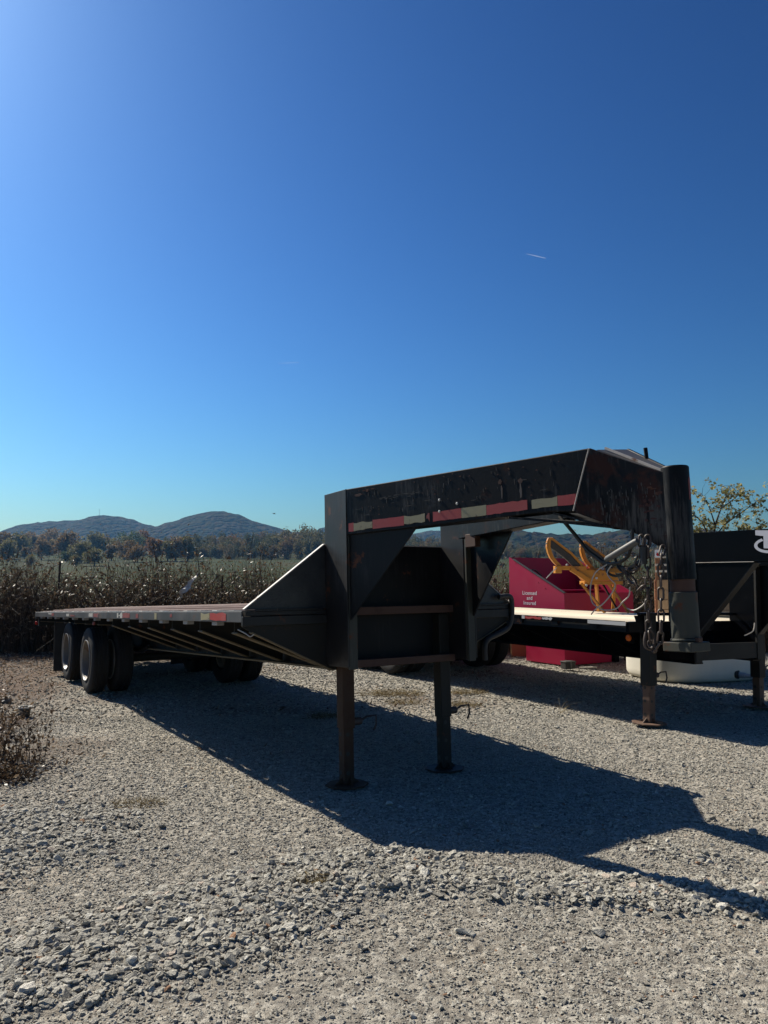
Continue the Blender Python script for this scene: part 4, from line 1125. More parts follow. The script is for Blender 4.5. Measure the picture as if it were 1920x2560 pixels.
# ------------------------------------------------------------------ crimson hopper behind the second trailer
HP = empty('hopper', (3.03, 13.0, 0), R(32))
tag(HP, 'crimson steel hopper with sloping sides and white lettering, standing behind the pine deck', 'hopper')
W_, D_ = 1.71, 1.38
MB().prism([(0, 0, 0.5), (0, D_, 0.5), (0, D_, 1.846), (0, D_ - 0.1, 1.80), (0, 0, 1.21)], (0.014, 0, 0)).build('side_wall', M['hopper'], HP)
MB().prism([(W_, 0, 0.5), (W_, D_, 0.5), (W_, D_, 1.846), (W_, D_ - 0.1, 1.80), (W_, 0.14, 1.27), (W_, 0.02, 1.21), (W_, 0, 1.18)], (-0.014, 0, 0)).build('side_wall', M['hopper'], HP)
MB().box((0.016, 0, 0.5), (W_ - 0.016, 0.014, 1.21)).build('front_wall', M['hopper'], HP)
MB().box((0.016, D_ - 0.014, 0.5), (W_ - 0.016, D_, 1.84)).build('back_wall', M['hopper'], HP)
MB().box((0.016, 0.016, 0.52), (W_ - 0.016, D_ - 0.016, 0.54)).build('hopper_floor', M['hopper'], HP)
MB().beam((0.012, D_ - 0.1, 1.81), (0.012, 0.0, 1.216), 0.05, 0.012).build('rubber_trim', M['hose'], HP)
MB().box((0.04, 0.05, 0.0), (1.17, 1.0, 0.498)).build('base', M['hopper'], HP, bevel=0.006)
for x in (1.2, 1.56):
    MB().box((x, 0.0, 0.0), (x + 0.11, 0.11, 0.498)).build('leg', M['black_new'], HP, bevel=0.004)
for x, y, z in ((0.02, 0.9, 1.26), (0.02, 0.95, 1.34)):
    MB().tube([(0.02, y - 0.25, z - 0.1), (W_ - 0.02, y - 0.25, z - 0.1)], 0.016, 8).build('cross_pipe', M['hopper'], HP, smooth=50)
MB().tube([(0.22, 1.0, 1.42), (0.22, 1.0, 1.62), (0.30, 1.0, 1.60), (0.45, 1.0, 1.50)], 0.014, 8).build('stub_pipe', M['hose'], HP, smooth=40)
for y, z in ((0.62, 1.39), (0.45, 1.29), (1.2, 1.74)):
    MB().lathe([(0, 0.012), (0.006, 0.01), (0.007, 0)], (0, y, z), (-1, 0, 0), 8).build('bolt', M['hopper'], HP)
def text(name, body, size, mat, parent, loc, rot, track=1.0):
    cu = bpy.data.curves.new(name, 'FONT'); cu.body = body; cu.size = size; cu.align_x = 'CENTER'; cu.align_y = 'CENTER'; cu.space_character = track
    cu.extrude = 0.0006
    tmp = bpy.data.objects.new(name, cu); col.objects.link(tmp)
    bpy.context.view_layer.update()
    me = bpy.data.meshes.new_from_object(tmp.evaluated_get(bpy.context.evaluated_depsgraph_get()))
    bpy.data.objects.remove(tmp)
    me.materials.clear(); me.materials.append(mat)
    o = bpy.data.objects.new(name, me); col.objects.link(o); o.parent = parent; o.location = loc; o.rotation_euler = rot
    o.scale = (1.0, 1.0, 1.0)
    return o
for i, wd in enumerate(('Licensed', 'and', 'Insured')):
    text('lettering', wd, 0.095, M['white'], HP, (-0.0015, 0.845, 1.197 - i * 0.088), (R(90), 0, R(-90)), 1.12)

# ------------------------------------------------------------------ yellow cradle stand on the pine deck
ST = empty('cradle_stand', (2.95, 11.0, 0.99))
tag(ST, 'yellow steel stand with two curved wheel cradles, in front of the crimson hopper', 'stand')
def S(x, z, y=0.0): return (x - 2.95, y, z - 0.99)
def flatbar(name, pts, y, wd, th, mat, par):
    mb = MB()
    for a, b in zip(pts[:-1], pts[1:]):
        mb.beam(S(a[0], a[1], y), S(b[0], b[1], y), th, wd, up=(0, 1, 0))
    return mb.build(name, mat, par)
arc1 = [(2.335, 2.035), (2.312, 1.985), (2.305, 1.91), (2.322, 1.83), (2.353, 1.756), (2.40, 1.695), (2.46, 1.635)]
for dx, dz, y in ((0, 0, -0.12), (0.545, -0.035, 0.16)):
    a = [(x + dx, z + dz) for x, z in arc1]
    c_ = flatbar('cradle_arc', a, y, 0.085, 0.024, M['yellow'], ST)
    flatbar('edge_flange', [(x + 0.022, z + 0.004) for x, z in a], y - 0.05, 0.012, 0.03, M['yellow'], c_)
    b_ = [(2.365 + dx, 2.03 + dz), (2.64 + dx, 1.815 + dz), (2.80 + dx, 1.64 + dz)]
    r_ = flatbar('cradle_rail', b_, y, 0.085, 0.03, M['yellow'], ST)
    flatbar('rubber_lining', [(x - 0.05, z - 0.042) for x, z in b_], y, 0.08, 0.085, M['flap'], r_)
    flatbar('rubber_lining', [(x + 0.03, z - 0.02) for x, z in a[1:]], y, 0.075, 0.03, M['flap'], c_)
MB().box(S(2.43, 1.585, -0.18), S(2.84, 1.64, -0.08)).build('frame_bar', M['yellow'], ST, bevel=0.004)
MB().box(S(2.40, 1.54, -0.2), S(2.49, 1.64, -0.06)).build('end_block', M['yellow'], ST, bevel=0.004)
MB().box(S(2.80, 1.545, 0.06), S(3.42, 1.61, 0.2)).build('frame_bar', M['yellow'], ST, bevel=0.004)
MB().prism([S(2.70, 1.60, -0.16), S(3.24, 1.56, -0.16), S(3.30, 1.44, -0.16), S(2.85, 1.43, -0.16)], (0, 0.3, 0)).build('body', M['yellow'], ST, bevel=0.006)
MB().box(S(2.82, 1.38, -0.14), S(3.36, 1.43, 0.14)).build('frame_bar', M['yellow'], ST, bevel=0.004)
MB().beam(S(2.62, 1.60, -0.17), S(2.88, 1.43, -0.17), 0.05, 0.06).build('brace', M['yellow'], ST)
for a, b, y0, y1 in (((2.78, 1.40), (3.05, 0.992), -0.12, -0.3), ((3.05, 1.39), (3.08, 0.992), 0.1, 0.12), ((3.17, 1.39), (3.40, 0.992), -0.1, -0.25), ((3.32, 1.40), (3.34, 0.992), 0.12, 0.3)):
    MB().beam(S(a[0], a[1], y0), S(b[0], b[1], y1), 0.05, 0.03).build('leg', M['yellow'], ST, bevel=0.003)
MB().beam(S(3.12, 1.38, 0.0), S(3.34, 1.0, 0.05), 0.022, 0.022).build('brace', M['black_new'], ST)
for x, z, y in ((2.58, 1.655, -0.13), (2.98, 1.47, -0.165), (3.12, 1.60, -0.0), (2.84, 1.37, -0.15)):
    MB().lathe([(0, 0.018), (0.016, 0.016), (0.017, 0)], S(x, z, y), (0, -1, 0), 8).build('bolt', M['steel'], ST)
MB().tube([S(2.42, 1.62, -0.2), S(2.27, 1.47, -0.2)], 0.007, 6).build('pin', M['steel'], ST)
MB().tube([S(2.93, 1.66, 0.1), S(2.86, 1.55, 0.1)], 0.007, 6).build('pin', M['steel'], ST)

# ------------------------------------------------------------------ white poly tank on the gravel
TK = empty('water_tank', (4.62, 11.78, -0.005), R(14))
tag(TK, 'low white plastic tank with a grey drain pipe, on gravel beyond the second trailer', 'tank')
def superell(a, b, e, n=56):
    out = []
    for k in range(n):
        t_ = 2 * math.pi * k / n; c_, s_ = math.cos(t_), math.sin(t_)
        out.append((a * math.copysign(abs(c_) ** (2 / e), c_), b * math.copysign(abs(s_) ** (2 / e), s_)))
    return out
rings = [(0.0, 0.93), (0.015, 0.965), (0.06, 0.995), (0.12, 1.0), (0.70, 1.0), (0.77, 0.985), (0.81, 0.93), (0.83, 0.6), (0.835, 0.05)]
mb = MB(); sh = superell(0.86, 0.72, 3.2); n = len(sh)
vs = [(x * k, y * k, z) for z, k in rings for x, y in sh]; fs = []
for i in range(len(rings) - 1):
    for k in range(n): fs.append((i * n + k, i * n + (k + 1) % n, (i + 1) * n + (k + 1) % n, (i + 1) * n + k))
fs.append(tuple(range(n))[::-1]); fs.append(tuple(range((len(rings) - 1) * n, len(rings) * n)))
mb.add(vs, fs).build('tank_body', M['poly'], TK, smooth=50)
dr = Vector((0.27, -0.70, 0.10)); ax = Vector((0.62, -0.78, -0.06)).normalized()
MB().lathe([(-0.02, 0.0), (-0.02, 0.062), (0.03, 0.06), (0.032, 0.0)], dr, ax, 8).build('drain_flange', M['hose'], TK)
MB().lathe([(0.03, 0.038), (0.10, 0.036), (0.101, 0.040), (0.112, 0.040), (0.113, 0.030), (0.20, 0.028), (0.205, 0.018), (0.19, 0.0)], dr, ax, 20).build('drain_pipe', M['pvc'], TK, smooth=35)
MB().lathe([(0.83, 0.0), (0.83, 0.16), (0.87, 0.155), (0.875, 0.0)], (0, 0, 0), (0, 0, 1), 28).build('lid', M['poly'], TK, smooth=40)

# ------------------------------------------------------------------ slatted crate behind the second trailer
CR = empty('wooden_crate', (4.40, 12.5, 0), R(-19))
tag(CR, 'tall wooden crate with orange-brown posts and tan boards, behind the coupler', 'crate')
CW, CD, CH = 1.35, 0.9, 1.90
for x, y in ((0, 0), (CW - 0.075, 0), (0, CD - 0.08), (CW - 0.075, CD - 0.08)):
    MB().box((x, y, 0), (x + 0.075, y + 0.08, CH)).build('post', M['crateorange'], CR, bevel=0.003)
z = 0.02
while z < 1.42:
    hgt = 0.15
    for y in (-0.022, CD + 0.002):
        MB().box((0.02, y, z), (CW - 0.02, y + 0.02, z + hgt)).build('board', M['crate'], CR, bevel=0.002)
    for x in (-0.022, CW + 0.002):
        MB().box((x, 0.02, z), (x + 0.02, CD - 0.02, z + hgt)).build('board', M['crateorange'], CR, bevel=0.002)
    z += hgt + 0.008
for z in (1.56, 1.66, 1.79, 1.85):
    for y in (-0.022, CD + 0.002):
        MB().box((0.0, y, z), (CW, y + 0.02, z + 0.035)).build('slat', M['cratepale'], CR, bevel=0.002)
MB().box((0.076, 0.1, 1.44), (CW - 0.076, CD - 0.1, 1.84)).build('cavity_shade', M['hose'], CR)  # black block standing in for the shade inside the crate
tg = MB().box((-0.004, -0.026, 1.80), (0.10, -0.0225, 1.925)).build('tag', M['white'], CR)
MB().lathe([(0.0, 0.03), (0.002, 0.03), (0.0022, 0.0)], (0.048, -0.026, 1.85), (0, -1, 0), 16).build('red_dot', M['lampred'], tg)

# ------------------------------------------------------------------ small things lying about
o = MB().box((0, 0, 0), (0.42, 0.05, 0.50)).build('panel', M['tan'], None, bevel=0.004)
o.location = (2.40, 14.6, -0.01); o.rotation_euler = (R(-4), 0, R(20))
tag(o, 'tan panel standing on its edge beside the crimson hopper base', 'panel')
BX = empty('battery_box', (2.93, 12.55, 0.0), R(25))
tag(BX, 'small black box with a strap on the gravel before the crimson hopper', 'box')
MB().box((0, 0, 0), (0.2, 0.14, 0.10)).build('body', M['flap'], BX, bevel=0.01)
MB().box((-0.006, -0.006, 0.10), (0.206, 0.146, 0.125)).build('lid', M['hose'], BX, bevel=0.006)
MB().box((0.085, -0.009, 0.02), (0.115, 0.149, 0.129)).build('strap', M['plug'], BX)
o = MB().tube([(0, 0, 0.02), (0.24, 0.05, 0.025), (0.3, 0.06, 0.02)], 0.012, 7).build('stick', M['bag'], None, smooth=50)
o.location = (3.16, 12.62, 0.0); tag(o, 'short pale stick lying beside the small black box', 'stick')
o = MB().tube([(0, 0, 0), (0.35, 0.05, 0.01), (0.75, 0.02, -0.005), (1.1, 0.08, 0.0)], [0.05, 0.055, 0.05, 0.04], 9).build('log', M['log'], None, smooth=50)
o.location = (-5.55, 9.25, 0.02); tag(o, 'grey weathered log lying at the gravel edge left of the wheels', 'log')
BK = empty('broken_bucket', (-3.86, 8.42, -0.01), 0.4)
BK.scale = (0.8, 0.8, 0.75)
tag(BK, 'broken dark bucket with a white rim among the weeds', 'bucket')
MB().lathe([(0.0, 0.0), (0.0, 0.06), (0.14, 0.075), (0.14, 0.07), (0.02, 0.055), (0.02, 0.0)], (0, 0, 0), (0, 0, 1), 20).build('body', M['flap'], BK, smooth=40)
MB().lathe([(0.128, 0.071), (0.128, 0.082), (0.15, 0.083), (0.15, 0.071)], (0, 0, 0), (0, 0, 1), 20, closed=True).build('rim', M['bag'], BK, smooth=40)

# torn plastic sheet caught in the brush
vs = []; fs = []
nn = 9
for k in range(nn):
    t_ = k / (nn - 1)
    c_ = Vector((-4.06 + 0.40 * t_ + 0.03 * math.sin(k * 2.1), 15.2 + 0.05 * math.sin(k * 1.7), 1.04 + 0.52 * t_))
    wd = 0.015 + 0.045 * math.sin(math.pi * min(1, t_ * 1.05)) * random.uniform(0.7, 1.2)
    for j in (-1, 0, 1):
        vs.append(c_ + Vector((wd * j * 0.75, 0.05 * abs(j) * random.uniform(-1, 1), -wd * j * 0.5 + random.uniform(-0.02, 0.02))))
for k in range(nn - 1):
    for j in (0, 1): fs.append((3 * k + j, 3 * k + j + 1, 3 * k + j + 4, 3 * k + j + 3))
o = MB().add(vs, fs).build('plastic_sheet', M['bag'], None)
sd = o.modifiers.new('thickness', 'SOLIDIFY'); sd.thickness = 0.003
tag(o, 'torn white plastic sheet caught in the dry brush above the trailer deck', 'plastic sheet')

# ------------------------------------------------------------------ wire fence in the brush
FN = empty('wire_fence', (0, 16.2, 0))
tag(FN, 'wire fence on brown steel posts, half buried in dry brush', 'fence')
fposts = [-14.3, -10.5, -6.8, -3.45, -0.1, 3.3, 6.7, 10.1]
for i, x in enumerate(fposts):
    h_ = 1.80 if x == -6.8 else 1.5
    y0 = 0 if x != -3.45 else 0.3
    mb = MB(); lean = 0.05 if x == -6.8 else random.uniform(-0.04, 0.04)
    mb.beam((x - lean, y0, -0.1), (x, y0, h_), 0.045, 0.012); mb.beam((x - lean, y0 - 0.02, -0.1), (x, y0 - 0.02, h_), 0.012, 0.035)
    mb.build('fence_post', M['post'], FN)
for z in (0.35, 0.75, 1.1, 1.38):
    mb = MB()
    pts = []
    for a, b in zip(fposts[:-1], fposts[1:]):
        for k in range(4):
            t_ = k / 4; pts.append((a + (b - a) * t_, -0.03, z - 0.03 * math.sin(math.pi * t_)))
    mb.tube(pts, 0.0025, 4).build('wire', M['post'], FN)

# ------------------------------------------------------------------ dry brush along the fence (one tangled mass)
def ribbons(P0, n_seg, width, curve):
    """P0: list of arrays (n_seg+1, 3): ribbon quads"""
    V = []; Q = []; b = 0
    for pts, wd in zip(P0, width):
        d = np.gradient(pts, axis=0)
        a = RNG.normal(size=3); s = np.cross(d, a); s /= (np.linalg.norm(s, axis=1)[:, None] + 1e-9)
        tp = np.linspace(1, 0.35, len(pts))[:, None]
        V.append(np.stack([pts - s * wd / 2 * tp, pts + s * wd / 2 * tp], 1).reshape(-1, 3))
        k = np.arange(len(pts) - 1) * 2 + b
        Q.append(np.stack([k, k + 1, k + 3, k + 2], -1)); b += 2 * len(pts)
    return np.concatenate(V), np.concatenate(Q)
M['twig'] = leafy('dry_stems', [(0.022, 0.014, 0.009), (0.085, 0.056, 0.036), (0.19, 0.135, 0.09), (0.42, 0.34, 0.24)], 0.0)
M['dryleaf'] = leafy('dry_leaves', [(0.028, 0.018, 0.011), (0.10, 0.067, 0.042), (0.23, 0.165, 0.108), (0.48, 0.39, 0.28)], 0.35, rough=0.45)
def brush_top(x):
    t = np.interp(x, [-15, -9, -7.9, -7.2, -6.6, -5.8, -5.0, -4.55, -4.0, -3.3, -2.8, -2.0, -1.0, 0.5, 2.3, 4, 5.5, 7, 12],
                  [1.8, 1.85, 1.95, 1.85, 1.66, 1.72, 1.98, 1.70, 1.80, 2.02, 1.85, 1.72, 1.68, 1.7, 1.75, 1.78, 1.95, 1.75, 1.7])
    t = 1.66 + (t - 1.76) * 1.7
    return (t + (fbm(x * 1.9, x * 0 + 3.3, 81, 3) - 0.5) * 0.3) / 0.66
def stem_path(p, h, lean, seg=7, droop=0.35):
    t_ = np.linspace(0, 1, seg)
    x = p[0] + lean[0] * t_ ** 1.7; y = p[1] + lean[1] * t_ ** 1.7
    z = p[2] + h * (t_ - droop * t_ ** 4 * 0.9)
    j = RNG.normal(0, 0.025 if h < 1 else 0.045, (seg, 3)) * t_[:, None]
    return np.stack([x, y, z], -1) + j
def make_brush(name, clumps, per, filler, xr, yr, top, leaves_per, lf):
    S_ = []; Wd = []
    for c in range(clumps):
        cx, cy = RNG.uniform(*xr), yr[0] + (yr[1] - yr[0]) * RNG.random() ** 1.6
        if RNG.random() > (float(top(np.array(cx))) / 2.6) ** 2 + 0.25: cx = RNG.choice([-8.0, -5.0, -3.3, -3.1, 2.3, 5.5]) + RNG.normal(0, 0.45)
        H = float(top(np.array(cx))) * RNG.uniform(0.82, 1.1)
        spread = RNG.uniform(0.6, 1.5)
        for i in range(int(per * RNG.uniform(0.6, 1.4))):
            a = RNG.uniform(0, 2 * math.pi); q = RNG.random()
            bx, by = cx + 0.16 * RNG.normal(), cy + 0.16 * RNG.normal()
            # outer stems lean farther out, stand lower and droop: each clump is a ragged mound
            h = H * (1.02 - 0.5 * q ** 1.6) * RNG.uniform(0.62, 1.06)
            S_.append(stem_path((bx, by, -0.1), h + 0.1, (math.cos(a) * spread * (0.15 + 1.1 * q), math.sin(a) * spread * (0.15 + 1.1 * q)), droop=0.15 + 0.85 * q * RNG.random() ** 0.6))
            Wd.append(RNG.uniform(0.004, 0.011) if RNG.random() > 0.12 else RNG.uniform(0.012, 0.02))
    for i in range(filler):
        x = RNG.uniform(*xr); y = RNG.uniform(*yr)
        h = float(top(np.array(x))) * RNG.uniform(0.3, 0.72)
        S_.append(stem_path((x, y, -0.1), h + 0.1, (RNG.normal(0, 0.6), RNG.normal(0, 0.4)), droop=RNG.uniform(0, 0.8)))
        Wd.append(RNG.uniform(0.005, 0.012))
    n0 = len(S_)
    for i in range(620):
        # dark arching canes that rise out of the tangle and bow over
        x = RNG.uniform(*xr); y = yr[0] + (yr[1] - yr[0]) * RNG.random() ** 2
        h = float(top(np.array(x))) * RNG.uniform(0.8, 1.12)
        S_.append(stem_path((x, y, -0.1), h + 0.1, (RNG.choice([-1, 1]) * RNG.uniform(0.5, 1.7), RNG.normal(0, 0.35)), droop=RNG.uniform(0.5, 1.0)))
        Wd.append(RNG.uniform(0.012, 0.022))
    n = len(S_)
    V, Q = ribbons(S_, 7, Wd, 0)
    ts = RNG.beta(1.6, 2.8, n) * 0.82
    ts[n0:] = RNG.uniform(0.0, 0.12, n - n0)
    tq = np.repeat(ts, 6)
    pts = np.concatenate(S_).reshape(n, 7, 3)
    k = np.concatenate([RNG.integers(0, n, n * leaves_per), RNG.integers(n0, n, 620 * 22)]); t_ = RNG.uniform(0.12, 0.97, len(k)) ** 0.8 * 5.999
    i0 = t_.astype(int); f_ = (t_ - i0)[:, None]
    C = pts[k, i0] * (1 - f_) + pts[k, i0 + 1] * f_ + RNG.normal(0, 0.022, (len(k), 3))
    lv, lq = leaf_quads(C, RNG.uniform(lf[0], lf[1], len(C)) * 0.7, elong=3.2)
    tone_l = RNG.beta(1.2, 2.4, len(C)) * 0.80
    o = np_mesh(name, V, Q, M['twig'], attrs={'tone': ('FACE', tq)})
    l = np_mesh('leaves', lv, lq, M['dryleaf'], attrs={'tone': ('FACE', tone_l)})
    return o, l
o, l = make_brush('undergrowth', 300, 66, 6000, (-15, 12), (15.3, 18.4), brush_top, 4, (0.014, 0.05))
tag(o, kind='stuff'); l.parent = o; l['kind'] = 'stuff'
# litter of straw and broken stems over the soil strip
n = 22000
x = RNG.uniform(-13, 8, n); y = RNG.uniform(5.5, 16.5, n)
kp = RNG.random(n) < soil_f(x, y) ** 1.2; x, y = x[kp], y[kp]
C = np.stack([x, y, lot_h(x, y) + RNG.uniform(0.003, 0.035, len(x))], -1)
lv, lq = leaf_quads(C, RNG.uniform(0.010, 0.024, len(C)), elong=4.0)
o = np_mesh('dead_grass', lv, lq, M['dryleaf'], attrs={'tone': ('FACE', np.clip(RNG.beta(2, 2.6, len(C)), 0, 1))})
tag(o, kind='stuff')

# weed clump at the left edge of the gravel
def weed(label, cx, cy, rad, hgt, n, lp_, group=None):
    root = empty('dead_weed', (cx, cy, 0)); tag(root, label, 'weed', group)
    S_ = []
    for i in range(n):
        a = RNG.uniform(0, 6.28); r_ = rad * math.sqrt(RNG.random())
        S_.append(stem_path((r_ * math.cos(a), r_ * math.sin(a), -0.03), hgt * RNG.uniform(0.4, 1.05), (RNG.normal(0, 0.16), RNG.normal(0, 0.16)), droop=RNG.uniform(0, 0.5)))
    V, Q = ribbons(S_, 7, RNG.uniform(0.004, 0.011, n), 0)
    np_mesh('stems', V, Q, M['twig'], root, attrs={'tone': ('FACE', np.repeat(np.clip(RNG.beta(1.3, 4, n), 0, 1), 6))})
    pts = np.array(S_); k = RNG.integers(0, n, n * lp_); i0 = RNG.integers(1, 7, n * lp_)
    C = pts[k, i0] + RNG.normal(0, 0.03, (len(k), 3))
    lv, lq = leaf_quads(C, RNG.uniform(0.008, 0.026, len(C)), elong=2.2)
    np_mesh('leaves', lv, lq, M['dryleaf'], root, attrs={'tone': ('FACE', np.clip(RNG.beta(1.2, 4, len(C)), 0, 1))})
    return root
weed('dark dead weed clump with bare stems at the left edge of the gravel', -3.2, 6.45, 0.42, 0.6, 80, 14)
weed('low rust-tinged dead weed in front of the dark weed clump', -2.95, 5.85, 0.30, 0.2, 90, 14)
weed('dead weed clump beside the broken bucket', -4.0, 7.6, 0.4, 0.5, 50, 14)
M['drygrass'] = leafy('dry_grass', [(0.06, 0.045, 0.02), (0.19, 0.14, 0.06), (0.36, 0.28, 0.14)], 0.2)
def tuft(label, cx, cy, rx, ry, hgt, n):
    S_ = []
    for i in range(n):
        a = RNG.uniform(0, 6.28); r_ = math.sqrt(RNG.random())
        bx, by = rx * r_ * math.cos(a), ry * r_ * math.sin(a)
        bz = float(lot_h(np.array([cx + bx]), np.array([cy + by]))[0])
        S_.append(stem_path((bx, by, bz), hgt * RNG.uniform(0.4, 1.1), (RNG.normal(0, hgt * 0.9), RNG.normal(0, hgt * 0.9)), seg=5, droop=RNG.uniform(0.2, 0.9)) )
    V, Q = ribbons(S_, 5, RNG.uniform(0.0025, 0.006, n), 0)
    o = np_mesh('grass_tuft', V, Q, M['drygrass'], attrs={'tone': ('FACE', np.repeat(np.clip(RNG.normal(0.5, 0.25, n), 0, 1), 4))})
    o.location = (cx, cy, 0)
    tag(o, label, 'grass', 'dry grass tufts in the gravel')
tuft('broad straw-coloured grass tuft in the sun between the two jack legs', 0.10, 9.9, 0.42, 0.18, 0.09, 420)
tuft('straw-coloured grass tuft just right of the far jack leg, the farther one', 1.09, 10.1, 0.25, 0.12, 0.08, 220)
tuft('straw-coloured grass tuft right of the far jack leg, the nearer one', 0.93, 9.1, 0.2, 0.09, 0.07, 170)
tuft('sparse dry grass tuft in the sun, nearer than the broad tuft between the jack legs', 0.25, 9.25, 0.22, 0.1, 0.06, 150)
tuft('dark grass tuft in the trailer shade behind the near jack leg', -0.65, 8.4, 0.18, 0.1, 0.09, 140)
tuft('flat brown grass tuft on sunlit gravel left of the trailer shadow', -1.65, 5.3, 0.2, 0.08, 0.035, 130)
tuft('small brown grass tuft at the near edge of the trailer shadow', -0.34, 3.88, 0.09, 0.05, 0.03, 80)
tuft('thin upright dry grass stalks in the sun beyond the shadow tip', 2.0, 8.75, 0.06, 0.05, 0.2, 14)

# ------------------------------------------------------------------ yellowing yard tree behind the second trailer
YT = empty('yard_tree', (8.75, 20.6, -0.05))
YT.scale = (1, 1, 0.965)
tag(YT, 'sparse yellow-green tree rising behind the second trailer neck', 'tree')
branches = [
    [(0, 0, 0), (0.03, 0, 1.3), (0.06, 0.02, 2.4), (0.14, 0, 3.0), (0.36, 0.05, 3.55), (0.60, 0.05, 4.12)],
    [(0.06, 0.02, 2.4), (-0.15, 0.1, 3.05), (-0.5, 0.15, 3.45), (-0.86, 0.1, 3.78)],
    [(0.06, 0, 2.6), (0.3, -0.2, 3.0), (0.75, -0.25, 3.35), (1.3, -0.3, 3.75), (1.9, -0.3, 3.95)],
    [(0.04, 0, 2.0), (-0.35, -0.2, 2.55), (-0.8, -0.25, 2.9), (-1.15, -0.2, 3.05)],
    [(0.05, 0, 1.9), (0.5, 0.2, 2.45), (1.1, 0.3, 2.85), (1.7, 0.3, 3.1)],
    [(0.05, 0, 2.1), (-0.2, 0.4, 2.6), (-0.55, 0.6, 2.75)],
    [(0.14, 0, 3.0), (-0.05, -0.1, 3.5), (-0.25, -0.1, 3.9)],
    [(0.36, 0.05, 3.5), (0.7, 0.1, 3.75), (1.0, 0.1, 4.0)],
    [(0.05, 0, 2.2), (0.55, -0.4, 2.6), (0.95, -0.6, 2.75)],
]
mb = MB(); C = []
for i, b_ in enumerate(branches):
    sp = smooth_path(b_, 6)
    r0 = 0.055 if i == 0 else 0.022
    mb.tube(sp, [r0 * (1 - 0.86 * k / (len(sp) - 1)) for k in range(len(sp))], 6)
    st = 14 if i == 0 else 5
    for k in range(st, len(sp)):
        p = np.array(sp[k])
        dens = 11 if i in (3, 4, 5, 8) else 6
        for q in range(random.randint(1, 3)):
            tip = p + RNG.normal(0, 0.17, 3)
            mb.tube([tuple(p), tuple((p + tip) / 2 + RNG.normal(0, 0.02, 3)), tuple(tip)], [0.006, 0.004, 0.002], 3)
            C.append(tip + RNG.normal(0, 0.055, (dens * 2, 3)))
mb.build('trunk', M['bark'], YT, smooth=60)
C = np.concatenate(C)
lv, lq = leaf_quads(C, RNG.uniform(0.035, 0.075, len(C)), elong=1.5)
M['yardleaf'] = leafy('yellowing_leaves', [(0.09, 0.095, 0.032), (0.22, 0.20, 0.075), (0.36, 0.31, 0.13), (0.50, 0.45, 0.24)], 0.45, rough=0.5)
np_mesh('crown', lv, lq, M['yardleaf'], YT, attrs={'tone': ('FACE', np.clip(RNG.normal(0.45, 0.22, len(C)), 0, 1))})

# ------------------------------------------------------------------ trees across the pasture
def field_y(v, u=960):
    """distance at which the pasture lies on the sight line v (pixel rows of the eye-level picture)"""
    ys = np.arange(96, 688, 1.6); z = field_h((u - 960) / 1923 * ys, ys)
    vv = 1440 - (z - 1.5) / ys * 1923
    return float(ys[np.argmin(np.abs(vv - v))])
TREES = [
    (8, 1335, 1398, 'brown', 1.0, 'brown tree at the far left end of the tree row'),
    (45, 1330, 1394, 'olive', 0.85, 'tall olive tree, second from the left end of the row'),
    (78, 1335, 1388, 'brown', 0.9, 'dull brown tree between the tall olive tree and the broad dark one'),
    (125, 1327, 1384, 'brown', 1.25, 'broad dark brown tree left of the gold one'),
    (132, 1350, 1388, 'gold', 1.0, 'gold tree in front of the broad dark brown tree'),
    (165, 1333, 1402, 'brown', 0.95, 'tall brown tree with a dark shrub at its foot'),
    (190, 1354, 1390, 'rust', 1.0, 'small rust tree right of the tall brown tree'),
    (237, 1329, 1391, 'olive', 0.95, 'tall dark olive tree left of the white-roofed shed'),
    (263, 1338, 1385, 'brown', 0.9, 'grey-brown tree just behind the white-roofed shed'),
    (325, 1333, 1389, 'green', 0.9, 'dark green tree beside the dark red one'),
    (355, 1329, 1386, 'rust', 0.75, 'dark red tree right of the dark green tree'),
    (391, 1345, 1403, 'rust', 1.05, 'round orange-rust tree standing alone before the woods'),
    (62, 1370, 1397, 'brown', 1.2, 'low brown tree below the tall olive tree'),
    (312, 1354, 1399, 'brown', 1.1, 'low brown tree in front of the dark green tree'),
    (280, 1364, 1402, 'brown', 1.1, 'low brown tree right of the white-roofed shed'),
    (238, 1371, 1415, 'olive', 1.15, 'olive pasture tree with a bare trunk nearest the brush'),
    (100, 1362, 1394, 'olive', 0.9, 'thin olive sapling alone on the open slope'),
    (440, 1342, 1403, 'brown', 0.95, 'brown tree next right of the orange-rust tree'),
    (22, 1352, 1404, 'olive', 1.1, 'olive tree low on the slope at the far left'),
    (105, 1345, 1400, 'brown', 0.9, 'brown tree in front of the dark tree row, left of the gold one'),
    (205, 1352, 1408, 'olive', 1.0, 'olive tree between the tall brown tree and the tall dark olive tree'),
    (300, 1345, 1396, 'olive', 1.0, 'olive tree left of the dark green tree'),
    (345, 1362, 1406, 'brown', 1.1, 'low brown tree left of the orange-rust tree'),
    (420, 1356, 1404, 'olive', 1.1, 'low olive tree right of the orange-rust tree'),
    (470, 1345, 1403, 'olive', 0.95, 'olive tree at the left end of the woods'),
]
for u, vt, vb, kd, wd, lab in TREES:
    y = field_y(vb, u); x = (u - 960) / 1923 * y
    tree(lab, kd, x, y, (vb - vt) / 1923 * y * 1.10, wd * 1.25)
for u, vt, vb, lab in ((80, 1389, 1414, 'dark round shrub on the pasture below the thin sapling'), (192, 1390, 1415, 'dark shrub on the pasture left of the bare-trunked tree'), (165, 1378, 1405, 'dark shrub at the foot of the tall brown tree')):
    y = field_y(vb, u); x = (u - 960) / 1923 * y
    tree(lab, 'olive' if u != 165 else 'green', x, y, (vb - vt) / 1923 * y * 1.1, 1.6, group='shrubs on the pasture', name='shrub')

